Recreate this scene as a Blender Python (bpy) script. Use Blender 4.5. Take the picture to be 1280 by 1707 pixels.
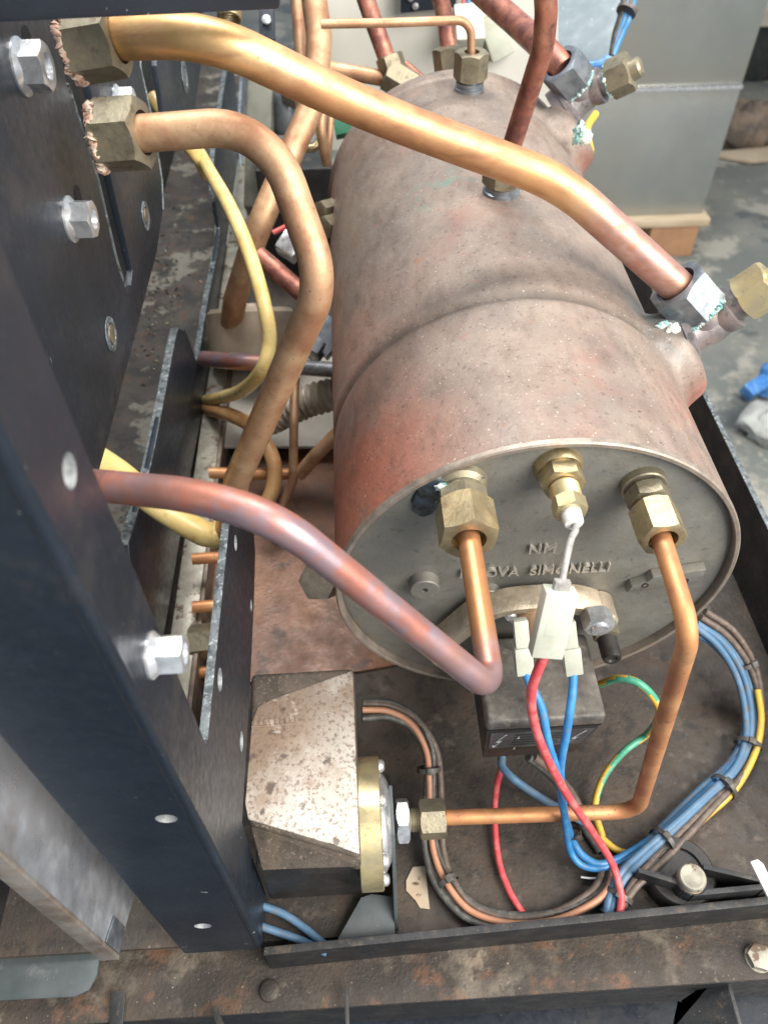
import bpy, bmesh, math, random
from mathutils import Vector as V, Matrix
random.seed(7)
for o in list(bpy.data.objects): bpy.data.objects.remove(o)
sc = bpy.context.scene
COL = sc.collection
# ------------------------------------------------------------------ camera
CAM = V((-0.08560378, -0.22993469, 0.32574935))
a_, b_, c_ = math.radians(40.98729362), math.radians(-0.63659158), math.radians(-2.52902175)
ROT = Matrix.Rotation(c_, 3, 'Z') @ Matrix.Rotation(a_, 3, 'X') @ Matrix.Rotation(b_, 3, 'Z')
FPX = 1315.75
cd = bpy.data.cameras.new('camera'); cam = bpy.data.objects.new('camera', cd); COL.objects.link(cam)
cam.matrix_world = Matrix.Translation(CAM) @ ROT.to_4x4()
cd.sensor_fit = 'VERTICAL'; cd.sensor_height = 36; cd.sensor_width = 27
cd.lens = 36 * FPX / 1707; cd.clip_start = 0.01; cd.clip_end = 50
cd.dof.use_dof = True; cd.dof.focus_distance = 0.37; cd.dof.aperture_fstop = 14
sc.camera = cam
sc.render.resolution_x = 767; sc.render.resolution_y = 1024
# ------------------------------------------------------------------ light: a workshop with a window to the right and roof lights
w = bpy.data.worlds.new('World'); sc.world = w; w.use_nodes = True
w.node_tree.nodes['Background'].inputs[0].default_value = (0.80, 0.90, 1.0, 1)
w.node_tree.nodes['Background'].inputs[1].default_value = 0.60
def area(name, loc, target, sx, sy, power, col):
    l = bpy.data.lights.new(name, 'AREA'); l.shape = 'RECTANGLE'; l.size = sx; l.size_y = sy; l.energy = power; l.color = col
    o = bpy.data.objects.new(name, l); COL.objects.link(o); o.location = loc
    o.rotation_euler = (V(target) - V(loc)).to_track_quat('-Z', 'Y').to_euler(); return o
area('window_light', (1.30, -1.05, 1.45), (0, 0, 0), 1.8, 1.8, 128, (1.0, 0.94, 0.86))
area('roof_light', (-0.15, 1.0, 2.3), (0, 0.1, 0), 1.6, 0.7, 75, (1.0, 0.98, 0.95))
sc.view_settings.view_transform = 'Standard'; sc.view_settings.look = 'None'
sc.view_settings.exposure = 0.15; sc.view_settings.gamma = 1.0

def A(u, v, x=None, y=None, z=None, d=None):
    "the point in the place that a sight line meets at the given plane or distance"
    r = ROT @ V(((u - 640) / FPX, -(v - 853.5) / FPX, -1.0))
    if x is not None: t = (x - CAM.x) / r.x
    elif y is not None: t = (y - CAM.y) / r.y
    elif z is not None: t = (z - CAM.z) / r.z
    else: t = d
    return CAM + t * r
# ------------------------------------------------------------------ materials
MATS = {}
def mk(name, base, layers=(), rough=0.5, rvar=0.15, metal=0.0, bump=0.0, bscale=300, coat=0, spec=0.5, trans=0, sss=0):
    """layers: (colour, noise scale, low, high[, stretch vector, opacity, 'up'])"""
    m = bpy.data.materials.new(name); m.use_nodes = True; nt = m.node_tree; N = nt.nodes; L = nt.links
    bs = N['Principled BSDF']; tc = N.new('ShaderNodeTexCoord')
    col = None
    def noise(scale, stretch, seed, detail=6, rough_=0.6):
        n = N.new('ShaderNodeTexNoise'); n.inputs['Scale'].default_value = scale; n.inputs['Detail'].default_value = detail
        n.inputs['Roughness'].default_value = rough_
        mp = N.new('ShaderNodeMapping'); mp.inputs['Scale'].default_value = stretch; mp.inputs['Location'].default_value = (seed, seed * .7, seed * 1.3)
        L.new(tc.outputs['Object'], mp.inputs['Vector']); L.new(mp.outputs['Vector'], n.inputs['Vector']); return n
    rgb = N.new('ShaderNodeRGB'); rgb.outputs[0].default_value = (*base, 1); col = rgb.outputs[0]
    last = None
    for i, ly in enumerate(layers):
        c, s, lo, hi = ly[:4]; st = ly[4] if len(ly) > 4 else (1, 1, 1); op = ly[5] if len(ly) > 5 else 1.0; up = len(ly) > 6
        n = noise(s, st, 3.1 * i + 1.7)
        mr = N.new('ShaderNodeMapRange'); mr.inputs['From Min'].default_value = lo; mr.inputs['From Max'].default_value = hi
        mr.inputs['To Max'].default_value = op; L.new(n.outputs['Fac'], mr.inputs['Value']); fac = mr.outputs['Result']
        if up:
            k_ = ly[6]; u = N.new('ShaderNodeMapRange'); u.interpolation_type = 'SMOOTHSTEP'
            if k_[0] == 'sph':                          # a patch of tarnish round one spot of the thing
                ds = N.new('ShaderNodeVectorMath'); ds.operation = 'DISTANCE'; L.new(tc.outputs['Object'], ds.inputs[0]); ds.inputs[1].default_value = k_[1]
                u.inputs['From Min'].default_value = k_[2]; u.inputs['From Max'].default_value = k_[3]; L.new(ds.outputs['Value'], u.inputs['Value'])
            elif k_[0] == 'band':                       # a darker band along the rolled groove
                sx = N.new('ShaderNodeSeparateXYZ'); L.new(tc.outputs['Object'], sx.inputs[0])
                sb_ = N.new('ShaderNodeMath'); sb_.operation = 'SUBTRACT'; L.new(sx.outputs['Y'], sb_.inputs[0]); sb_.inputs[1].default_value = k_[1]
                ab = N.new('ShaderNodeMath'); ab.operation = 'ABSOLUTE'; L.new(sb_.outputs[0], ab.inputs[0])
                u.inputs['From Min'].default_value = k_[2]; u.inputs['From Max'].default_value = k_[3]; L.new(ab.outputs[0], u.inputs['Value'])
            else:                                       # settled dust on faces that look up
                g = N.new('ShaderNodeNewGeometry'); sx = N.new('ShaderNodeSeparateXYZ'); L.new(g.outputs['True Normal'], sx.inputs[0])
                u.inputs['From Min'].default_value = k_[0]; u.inputs['From Max'].default_value = k_[1]; L.new(sx.outputs['Z'], u.inputs['Value'])
            mu = N.new('ShaderNodeMath'); mu.operation = 'MULTIPLY'; L.new(fac, mu.inputs[0]); L.new(u.outputs['Result'], mu.inputs[1]); fac = mu.outputs[0]
        mx = N.new('ShaderNodeMix'); mx.data_type = 'RGBA'; L.new(fac, mx.inputs[0]); L.new(col, mx.inputs[6]); mx.inputs[7].default_value = (*c, 1)
        col = mx.outputs[2]; last = fac
    L.new(col, bs.inputs['Base Color'])
    bs.inputs['Metallic'].default_value = metal
    bs.inputs['Specular IOR Level'].default_value = spec
    nr = noise(bscale * .25, (1, 1, 1), 9.3); mr = N.new('ShaderNodeMapRange'); mr.inputs['From Min'].default_value = .3; mr.inputs['From Max'].default_value = .7
    mr.inputs['To Min'].default_value = max(.03, rough - rvar); mr.inputs['To Max'].default_value = min(1, rough + rvar)
    L.new(nr.outputs['Fac'], mr.inputs['Value']); L.new(mr.outputs['Result'], bs.inputs['Roughness'])
    if bump:
        nb = noise(bscale, (1, 1, 1), 5.5, 8, .65); bp = N.new('ShaderNodeBump'); bp.inputs['Strength'].default_value = bump; bp.inputs['Distance'].default_value = 0.001
        L.new(nb.outputs['Fac'], bp.inputs['Height']); L.new(bp.outputs['Normal'], bs.inputs['Normal'])
    if coat: bs.inputs['Coat Weight'].default_value = coat
    if trans: bs.inputs['Transmission Weight'].default_value = trans
    if sss:
        bs.inputs['Subsurface Weight'].default_value = sss; bs.inputs['Subsurface Scale'].default_value = 0.003
    MATS[name] = m; return m
W_ = (.75, .72, .66)
mk('boiler_copper', (.34, .165, .125), [((.26, .12, .09), 50, .42, .6), ((.23, .185, .155), 14, .20, .46, (1, .9, 1), .95, (-.15, .50)), ((.295, .24, .20), 30, .40, .62, (1, .9, 1), .75, (.1, .8)), ((.165, .145, .13), 26, .46, .66, (1.2, .8, 1.2), .6, (0, .5)),
    ((.40, .135, .085), 18, .30, .52, (1, 1, 1), .9, ('sph', (-.088, .012, .03), .100, .03)), ((.38, .175, .13), 20, .34, .58, (1, 1, 1), .5, ('sph', (-.11, .12, .0), .13, .05)), ((.40, .17, .12), 24, .36, .56, (1, 1, 1), .4, ('sph', (.088, .03, .05), .07, .02)), ((.46, .22, .17), 40, .3, .56, (1, 1, 1), .55, ('sph', (.112, .105, .035), .040, .015)), ((.20, .23, .23), 50, .35, .55, (1, 1, 1), .9, ('sph', (.090, .118, .070), .038, .014)),
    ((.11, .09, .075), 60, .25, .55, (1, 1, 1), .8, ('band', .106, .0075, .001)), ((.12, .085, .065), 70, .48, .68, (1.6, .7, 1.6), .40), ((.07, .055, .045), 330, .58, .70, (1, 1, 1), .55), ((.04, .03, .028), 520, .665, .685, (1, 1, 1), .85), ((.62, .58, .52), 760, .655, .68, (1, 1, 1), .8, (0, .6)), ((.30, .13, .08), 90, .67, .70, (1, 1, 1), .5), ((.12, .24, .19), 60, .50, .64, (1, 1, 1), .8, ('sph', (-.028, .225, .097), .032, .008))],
   rough=.58, rvar=.14, metal=.30, bump=.30, bscale=420)
mk('cap_metal', (.25, .24, .21), [((.18, .18, .165), 30, .38, .62), ((.20, .175, .135), 55, .48, .68, (1, 1, 1), .6), ((.08, .08, .075), 240, .60, .70, (1, 1, 1), .5), (W_, 1100, .71, .73, (1, 1, 1), .7)],
   rough=.5, rvar=.12, metal=.45, bump=.25, bscale=500)
mk('rim_metal', (.34, .29, .245), [((.24, .20, .17), 90, .42, .62), ((.44, .28, .18), 130, .56, .66, (1, 1, 1), .5)], rough=.45, metal=.5, bump=.15, bscale=700)
mk('copper_pipe', (.66, .36, .165), [((.62, .32, .17), 30, .42, .62), ((.76, .52, .28), 18, .5, .68), ((.50, .29, .25), 22, .22, .46, (1, 1, 1), .95, ('sph', (.095, .14, .10), .085, .055)), ((.58, .42, .38), 60, .5, .62, (1, 1, 1), .6, ('sph', (.095, .14, .10), .08, .04)), ((.52, .19, .08), 90, .54, .66, (1, 1, 1), .8, ('sph', (.052, .14, .11), .03, .01)),
    ((.44, .22, .11), 60, .52, .66, (1, 1, 1), .5), ((.50, .34, .12), 26, .3, .5, (1, 1, 1), .7, ('sph', (-.165, .11, .215), .06, .02)), ((.36, .18, .10), 40, .54, .66, (.5, 3, 3), .55), ((.14, .08, .05), 600, .69, .73, (1, 1, 1), .8)], rough=.48, rvar=.13, metal=.74, bump=.10, bscale=300)
mk('copper_dull', (.52, .32, .19), [((.40, .21, .12), 50, .42, .62), ((.62, .42, .25), 30, .5, .66), ((.28, .15, .09), 120, .58, .72, (1, 1, 1), .6), ((.13, .08, .055), 420, .64, .72, (1, 1, 1), .7)], rough=.52, rvar=.12, metal=.62, bump=.16, bscale=400)
mk('copper_red', (.42, .17, .12), [((.24, .10, .085), 90, .45, .6), ((.50, .27, .17), 60, .52, .66), ((.09, .06, .055), 220, .58, .68, (1, 1, 1), .8)], rough=.45, rvar=.12, metal=.6, bump=.2, bscale=400)
mk('copper_purple', (.35, .19, .165), [((.30, .22, .245), 24, .44, .58), ((.42, .165, .115), 40, .50, .60, (1, 1, 1), .9), ((.34, .20, .20), 110, .54, .68, (1, 1, 1), .55), ((.50, .235, .105), 30, .15, .35, (1, 1, 1), 1, ('sph', (-.042, -.045, .074), .040, .024)), ((.20, .10, .06), 420, .62, .70, (1, 1, 1), .6, ('sph', (-.042, -.03, .074), .045, .03))], rough=.42, rvar=.12, metal=.62, bump=.10)
mk('copper_orange', (.55, .26, .11), [((.42, .19, .09), 60, .42, .62), ((.62, .33, .16), 40, .52, .66), ((.45, .17, .12), 90, .56, .68, (1, 1, 1), .7), ((.16, .08, .05), 380, .63, .7, (1, 1, 1), .7)], rough=.52, rvar=.12, metal=.5, bump=.12)
mk('brass', (.46, .37, .215), [((.34, .28, .17), 70, .42, .62), ((.26, .19, .12), 240, .56, .7, (1, 1, 1), .7), ((.55, .46, .28), 90, .58, .68, (1, 1, 1), .6)], rough=.4, rvar=.12, metal=.78, bump=.15, bscale=500)
mk('brass_dull', (.30, .265, .185), [((.20, .18, .13), 50, .42, .62), ((.14, .11, .08), 200, .55, .68, (1, 1, 1), .7), ((.40, .33, .22), 120, .6, .7, (1, 1, 1), .5), ((.34, .20, .13), 70, .62, .7, (1, 1, 1), .5)], rough=.45, rvar=.12, metal=.65, bump=.25, bscale=500)
mk('brass_bright', (.66, .55, .30), [((.55, .47, .30), 90, .42, .6), ((.35, .27, .14), 500, .66, .72, (1, 1, 1), .6)], rough=.35, metal=.8, bump=.1)
mk('cast_brass', (.48, .41, .31), [((.34, .28, .21), 90, .42, .62), ((.58, .50, .39), 160, .55, .68, (1, 1, 1), .6)], rough=.42, metal=.6, bump=.3, bscale=600)
mk('steel_dark', (.28, .31, .34), [((.17, .19, .215), 90, .42, .6), ((.26, .28, .3), 160, .56, .68, (1, 1, 1), .6)], rough=.35, metal=.7, bump=.1)
mk('zinc', (.68, .70, .72), [((.50, .52, .55), 160, .45, .62), ((.34, .33, .31), 300, .62, .7, (1, 1, 1), .5)], rough=.28, rvar=.10, metal=.75, bump=.04)
mk('black_paint', (.010, .0145, .022), [((.016, .023, .034), 14, .4, .65), ((.05, .052, .055), 240, .62, .74, (1, 1, 1), .35), ((.045, .042, .04), 26, .58, .72, (1, 1, 1), .5), ((.32, .33, .34), 620, .715, .735, (1, 1, 1), .7), ((.30, .32, .34), 90, .70, .715, (1, 8, 1.5), .7)], rough=.38, rvar=.10, bump=.10, bscale=900, spec=.45)
mk('teal_paint', (.05, .062, .066), [((.075, .088, .092), 30, .42, .62), ((.4, .42, .42), 650, .69, .73, (1, 1, 1), .7), ((.16, .17, .17), 60, .6, .7, (1, 1, 1), .5)], rough=.5, bump=.1)
mk('plate_edge', (.13, .15, .16), [((.05, .06, .065), 200, .45, .6), ((.32, .35, .36), 350, .56, .66)], rough=.5, bump=.4, bscale=900, metal=.3)
mk('black_rail', (.014, .015, .017), [((.030, .029, .027), 60, .45, .65), ((.3, .28, .24), 600, .67, .71, (1, 1, 1), .7), ((.10, .075, .05), 110, .56, .68, (1, 1, 1), .6, (.2, .9))], rough=.5, bump=.3, bscale=700)
mk('rusty_tray', (.058, .044, .034), [((.034, .028, .023), 14, .38, .6), ((.085, .058, .040), 24, .5, .66, (1, 1, 1), .7), ((.15, .125, .10), 60, .58, .70, (1, 1, 1), .55), ((.020, .017, .015), 110, .54, .64, (1, 1, 1), .7), ((.30, .25, .20), 520, .68, .72, (1, 1, 1), .75), ((.20, .075, .03), 240, .69, .73, (1, 1, 1), .7)], rough=.58, rvar=.18, bump=.55, bscale=420)
mk('rusty_ledge', (.065, .048, .035), [((.034, .027, .022), 22, .40, .58), ((.15, .125, .095), 26, .54, .64, (1, 1, 1), .7), ((.15, .07, .035), 50, .54, .66, (1, 1, 1), .7), ((.27, .215, .16), 18, .62, .66, (1, 1, 1), .7), ((.03, .025, .02), 220, .55, .66, (1, 1, 1), .7), ((.42, .36, .29), 620, .67, .71, (1, 1, 1), .8)], rough=.68, rvar=.15, bump=.8, bscale=480)
mk('copper_reflection', (.22, .105, .06), [((.14, .07, .045), 14, .4, .6), ((.28, .16, .10), 30, .52, .68, (1, 1, 1), .6), ((.06, .04, .032), 34, .58, .64, (1, 1, 1), .85), ((.11, .075, .055), 90, .5, .66, (1, 1, 1), .6), ((.5, .32, .2), 600, .69, .72, (1, 1, 1), .6)], rough=.45, metal=.25, bump=.3)  # orange-brown colour stands for the boiler mirrored in the tray
mk('rail_pale', (.34, .32, .26), [((.24, .22, .18), 40, .42, .6), ((.12, .08, .055), 75, .57, .60), ((.42, .41, .36), 120, .55, .66, (1, 1, 1), .5)], rough=.45, metal=.35, bump=.25)
mk('rail_brown', (.20, .15, .11), [((.12, .09, .07), 60, .42, .6), ((.3, .25, .19), 130, .55, .66, (1, 1, 1), .7)], rough=.5, metal=.3, bump=.3)
mk('debris_floor', (.06, .052, .045), [((.03, .028, .026), 35, .42, .58), ((.20, .19, .16), 30, .56, .62, (1, 1, 1), .8), ((.10, .055, .035), 90, .55, .66, (1, 1, 1), .7), ((.3, .24, .17), 700, .67, .71, (1, 1, 1), .7)], rough=.65, bump=.6, bscale=480)
mk('switch_cover', (.54, .50, .45), [((.46, .42, .37), 30, .42, .60), ((.20, .135, .09), 16, .36, .54, (1, 1, 1), .9, ('sph', (-.150, -.025, -.082), .062, .020)), ((.16, .11, .08), 30, .34, .56, (1, 1, 1), .75, ('sph', (-.10, .004, -.082), .040, .012)), ((.26, .18, .125), 46, .52, .66, (1, 1, 1), .7), ((.15, .10, .07), 480, .52, .62, (1, 1, 1), .7), ((.07, .05, .04), 110, .60, .67, (1, 1, 1), .8), ((.60, .55, .49), 90, .62, .70, (1, 1, 1), .6)], rough=.62, bump=.5, bscale=500)
mk('switch_dirty', (.11, .085, .065), [((.06, .05, .04), 60, .42, .6), ((.24, .19, .15), 500, .58, .66, (1, 1, 1), .7)], rough=.65, bump=.4, bscale=600)
mk('black_plastic', (.022, .021, .02), [((.035, .032, .03), 70, .45, .62), ((.22, .2, .17), 900, .68, .72, (1, 1, 1), .6)], rough=.42, bump=.15, bscale=700)
mk('box_top', (.085, .08, .072), [((.17, .155, .135), 60, .42, .60), ((.26, .24, .205), 160, .55, .68, (1, 1, 1), .7), ((.03, .03, .03), 90, .56, .66, (1, 1, 1), .7)], rough=.42, rvar=.15, bump=.25, bscale=500)
mk('label_dark', (.05, .052, .055), [((.08, .08, .082), 90, .45, .62)], rough=.35)
mk('label_grey', (.42, .42, .42), [((.12, .12, .12), 400, .5, .6, (1, 1, 1), .8)], rough=.5)
mk('nylon', (.50, .52, .44), [((.43, .44, .36), 60, .42, .62), ((.4, .36, .27), 400, .62, .7, (1, 1, 1), .5)], rough=.38, bump=.05, sss=.25)
mk('white_ptfe', (.66, .66, .64), rough=.4, sss=.2)
mk('grey_cable', (.30, .29, .275), [((.22, .21, .20), 300, .5, .62)], rough=.45)
mk('red_wire', (.62, .075, .085), [((.68, .16, .16), 120, .46, .62), ((.42, .05, .05), 300, .6, .7, (1, 1, 1), .6)], rough=.45)
mk('blue_wire', (.035, .20, .45), [((.06, .28, .55), 120, .48, .64), ((.14, .19, .24), 200, .56, .7, (1, 1, 1), .6)], rough=.45)
mk('blue_wire_dusty', (.07, .155, .26), [((.11, .20, .31), 80, .45, .64), ((.13, .12, .11), 160, .50, .66, (1, 1, 1), .6)], rough=.55)
mk('yellow_wire', (.62, .40, .05), [((.55, .33, .08), 200, .5, .62)], rough=.42)
mk('green_wire', (.06, .30, .18), [((.10, .36, .26), 200, .5, .62)], rough=.42)
mk('brown_wire', (.10, .075, .06), [((.16, .12, .095), 250, .48, .64)], rough=.55)
mk('dark_wire', (.055, .055, .05), [((.11, .11, .10), 200, .48, .64), ((.3, .3, .28), 900, .66, .7, (1, 1, 1), .6)], rough=.5)
mk('orange_wire', (.44, .22, .13), [((.42, .19, .11), 120, .48, .64), ((.25, .15, .11), 300, .58, .7, (1, 1, 1), .5)], rough=.5)
mk('tie_plastic', (.06, .055, .05), [((.12, .11, .10), 200, .5, .64)], rough=.45)
mk('yellow_hose', (.70, .56, .25), [((.60, .43, .16), 40, .42, .62), ((.42, .22, .06), 120, .58, .7, (1, 1, 1), .6)], rough=.35, sss=.3)
mk('orange_hose', (.52, .30, .13), [((.42, .22, .09), 60, .42, .62)], rough=.4, sss=.2)
mk('pale_hose', (.46, .41, .33), [((.36, .30, .23), 60, .42, .62)], rough=.4, metal=.2)
mk('braid', (.17, .17, .18), [((.34, .36, .4), 900, .52, .6)], rough=.4, metal=.5)
mk('stainless', (.40, .42, .405), [((.35, .37, .36), 5, .4, .62), ((.42, .40, .36), 3, .5, .7)], rough=.38, rvar=.05, metal=.75)
mk('stainless_blue', (.72, .75, .80), [((.58, .62, .68), 14, .4, .62), ((.40, .30, .23), 20, .54, .7, (1, 1, 1), .7)], rough=.36, metal=.8)
mk('stainless_edge', (.34, .31, .28), [((.24, .19, .15), 60, .45, .62), ((.48, .33, .22), 25, .55, .66, (1, 1, 1), .7)], rough=.45, metal=.5, bump=.2)
mk('white_panel', (.66, .66, .60), [((.58, .57, .50), 6, .4, .62)], rough=.5)
mk('concrete', (.19, .19, .165), [((.13, .14, .13), 2.5, .42, .56), ((.30, .285, .245), 6, .53, .60), ((.075, .085, .085), 4, .58, .62, (1, 1, 1), .85), ((.33, .31, .27), 26, .6, .68, (1, 1, 1), .6)], rough=.55, bump=.2, bscale=60)
mk('pallet_wood', (.52, .42, .29), [((.42, .33, .22), 8, .42, .62, (1, 6, 6))], rough=.7)
mk('pallet_block', (.40, .22, .12), [((.32, .17, .09), 12, .42, .62)], rough=.75)
mk('blue_plastic', (.04, .16, .42), [((.1, .25, .5), 60, .5, .6)], rough=.35)
mk('cloth_grey', (.42, .43, .41), [((.3, .31, .3), 30, .42, .6)], rough=.8)
mk('beige_sack', (.46, .42, .36), [((.34, .31, .26), 12, .42, .6)], rough=.8)
mk('verdigris', (.22, .46, .42), [((.72, .80, .76), 260, .44, .58), ((.05, .10, .10), 170, .56, .64), ((.05, .28, .36), 400, .6, .68, (1, 1, 1), .8)], rough=.8, bump=.8, bscale=900)
mk('white_crust', (.80, .80, .72), [((.55, .62, .55), 500, .5, .62), ((.2, .3, .3), 250, .62, .68)], rough=.85, bump=.8, bscale=900)
mk('pink_crust', (.50, .33, .26), [((.62, .52, .42), 300, .48, .58), ((.16, .08, .06), 220, .54, .62), ((.42, .16, .07), 160, .58, .66)], rough=.85, bump=.9, bscale=700)
mk('burnt', (.035, .045, .055), [((.08, .10, .12), 120, .48, .62), ((.3, .42, .4), 420, .64, .7, (1, 1, 1), .8)], rough=.45, bump=.5, metal=.3)
mk('container_grey', (.15, .19, .21), [((.13, .17, .19), 20, .42, .62), ((.7, .75, .78), 300, .68, .71, (1, 1, 1), .7)], rough=.6)
mk('dark_hole', (.006, .006, .007), rough=.9)
mk('hole_bright', (.40, .42, .43), [((.2, .22, .23), 300, .45, .62)], rough=.45, metal=.3, bump=.2)
mk('mesh_panel', (.52, .50, .44), [((.44, .40, .33), 12, .42, .62)], rough=.55)
mk('pump_beige', (.40, .34, .26), [((.28, .22, .16), 20, .42, .62)], rough=.5, metal=.2)
mk('pcb_green', (.03, .16, .09), rough=.4)
mk('sticker', (.46, .39, .30), [((.44, .34, .24), 60, .45, .6), ((.12, .08, .05), 200, .6, .66)], rough=.7)
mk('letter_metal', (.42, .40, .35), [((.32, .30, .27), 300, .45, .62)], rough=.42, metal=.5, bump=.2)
mk('copper_grey', (.34, .29, .28), [((.22, .21, .22), 60, .42, .6), ((.42, .30, .26), 90, .52, .66, (1, 1, 1), .8), ((.10, .09, .095), 160, .58, .68, (1, 1, 1), .7)], rough=.4, metal=.6, bump=.15)
mk('brown_cloth', (.20, .15, .11), [((.10, .08, .065), 14, .42, .6)], rough=.85)
mk('cardboard', (.44, .36, .26), [((.36, .29, .2), 10, .42, .6)], rough=.8)
mk('olive_plastic', (.20, .20, .165), [((.13, .13, .105), 30, .42, .6), ((.3, .29, .25), 120, .58, .68, (1, 1, 1), .5)], rough=.5)
# ------------------------------------------------------------------ mesh helpers
def frame(ax):
    ax = V(ax).normalized(); h = V((0, 0, 1)) if abs(ax.z) < .9 else V((1, 0, 0))
    s = ax.cross(h).normalized(); return s, s.cross(ax).normalized(), ax
def spline(pts, n=10):
    P = [V(p) for p in pts]; P = [2 * P[0] - P[1]] + P + [2 * P[-1] - P[-2]]; out = []
    for i in range(1, len(P) - 2):
        for k in range(n):
            t = k / n; p0, p1, p2, p3 = P[i - 1:i + 3]
            out.append(.5 * ((2 * p1) + (p2 - p0) * t + (2 * p0 - 5 * p1 + 4 * p2 - p3) * t * t + (3 * p1 - p0 - 3 * p2 + p3) * t ** 3))
    out.append(P[-2]); return out
def fillet(pts, r, n=12):
    P = [V(p) for p in pts]; out = [P[0]]
    for i in range(1, len(P) - 1):
        rr = r[i - 1] if isinstance(r, (list, tuple)) else r
        a = (P[i - 1] - P[i]); b = (P[i + 1] - P[i]); la, lb = a.length, b.length; a.normalize(); b.normalize()
        ang = a.angle(b); d = min(rr / math.tan(ang / 2), la * .48, lb * .48); r2 = d * math.tan(ang / 2)
        c = P[i] + (a + b).normalized() * (r2 / math.sin(ang / 2)); s = P[i] + a * d; e = P[i] + b * d
        v0 = s - c; v1 = e - c; th = v0.angle(v1)
        for k in range(n + 1):
            t = k / n; out.append(c + (v0 * math.sin((1 - t) * th) + v1 * math.sin(t * th)) / math.sin(th))
    out.append(P[-1])
    res = [out[0]]                                    # subdivide long straights
    for p in out[1:]:
        L_ = (p - res[-1]).length; k = max(1, int(L_ / .012)); q = res[-1].copy()
        for j in range(1, k + 1): res.append(q.lerp(p, j / k))
    return res
class MB:
    def __init__(s): s.v = []; s.f = []; s.mi = []
    def add(s, vs, fs, mi=0):
        o = len(s.v); s.v += [V(p) for p in vs]; s.f += [[i + o for i in f] for f in fs]; s.mi += [mi] * len(fs); return s
    def tube(s, path, r, n=20, cap=True, stripe=None, wob=0):
        P = path; k = len(P); T = [(P[min(i + 1, k - 1)] - P[max(i - 1, 0)]).normalized() for i in range(k)]
        u = frame(T[0])[0]; vs = []; fs = []; ph = random.random() * 6
        for i in range(k):
            u = (u - T[i] * u.dot(T[i])).normalized(); b = T[i].cross(u); ri = r[i] if isinstance(r, list) else r
            if wob: ri *= 1 + wob * math.sin(i * .37 + ph) * math.sin(i * .11 + 2 * ph)
            vs += [P[i] + (u * math.cos(2 * math.pi * j / n) + b * math.sin(2 * math.pi * j / n)) * ri for j in range(n)]
        o0 = len(s.f)
        for i in range(k - 1):
            for j in range(n): fs.append([i * n + j, i * n + (j + 1) % n, (i + 1) * n + (j + 1) % n, (i + 1) * n + j])
        if cap: fs.append(list(range(n))[::-1]); fs.append([(k - 1) * n + j for j in range(n)])
        s.add(vs, fs)
        if stripe:
            for i in range(k - 1):
                for j in range(n):
                    if ((j / n + i * stripe) % 1) < .42: s.mi[o0 + i * n + j] = 1
        return s
    def lathe(s, o, ax, prof, n=40, caps=(True, True), jag=0):
        a, b, c = frame(ax); o = V(o); vs = []; fs = []; k = len(prof)
        for (t, r) in prof:
            for j in range(n):
                q = 2 * math.pi * j / n; rr = r * (1 + jag * (random.random() - .5)) if jag else r
                vs.append(o + c * t + (a * math.cos(q) + b * math.sin(q)) * rr)
        for i in range(k - 1):
            for j in range(n): fs.append([i * n + j, i * n + (j + 1) % n, (i + 1) * n + (j + 1) % n, (i + 1) * n + j])
        if caps[0]: fs.append(list(range(n))[::-1])
        if caps[1]: fs.append([(k - 1) * n + j for j in range(n)])
        return s.add(vs, fs)
    def hexa(s, o, ax, L, af, hole=0, depth=.006, spin=0, ch0=True, ch1=True):
        a, b, c = frame(ax); o = V(o); n = 48; r0 = af / 2; vs = []; fs = []
        def ring(fr, fz):
            for j in range(n):
                q = 2 * math.pi * j / n; h = r0 / math.cos(((q + math.pi / 6) % (math.pi / 3)) - math.pi / 6)
                r = fr(h); q += spin; vs.append(o + c * fz(h) + (a * math.cos(q) + b * math.sin(q)) * r)
        e = lambda h: max(0, h - r0 * .985) * .62
        ring(lambda h: r0 * .93, lambda h: 0)
        ring(lambda h: h, (lambda h: e(h)) if ch0 else (lambda h: 0))
        ring(lambda h: h, (lambda h: L - e(h)) if ch1 else (lambda h: L))
        ring(lambda h: r0 * .95, lambda h: L)
        if hole:
            ring(lambda h: hole, lambda h: L); ring(lambda h: hole, lambda h: L - depth)
        k = len(vs) // n
        for i in range(k - 1):
            for j in range(n): fs.append([i * n + j, i * n + (j + 1) % n, (i + 1) * n + (j + 1) % n, (i + 1) * n + j])
        fs.append(list(range(n))[::-1]); fs.append([(k - 1) * n + j for j in range(n)])
        return s.add(vs, fs)
    def prism(s, poly, vec):
        vec = V(vec); n = len(poly); P = [V(p) for p in poly]
        fs = [list(range(n)), [n + j for j in range(n)][::-1]] + [[j, (j + 1) % n, n + (j + 1) % n, n + j][::-1] for j in range(n)]
        return s.add(P + [p + vec for p in P], fs)
    def box(s, lo, hi):
        x0, y0, z0 = lo; x1, y1, z1 = hi
        return s.prism([(x0, y0, z0), (x0, y1, z0), (x1, y1, z0), (x1, y0, z0)], (0, 0, z1 - z0))
    def bar(s, p0, p1, w, h, side=(1, 0, 0)):
        p0, p1 = V(p0), V(p1); t = (p1 - p0).normalized(); sd = V(side); sd = (sd - t * sd.dot(t)).normalized(); up = t.cross(sd)
        return s.prism([p0 + sd * w / 2 + up * h / 2, p0 - sd * w / 2 + up * h / 2, p0 - sd * w / 2 - up * h / 2, p0 + sd * w / 2 - up * h / 2], p1 - p0)
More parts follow.
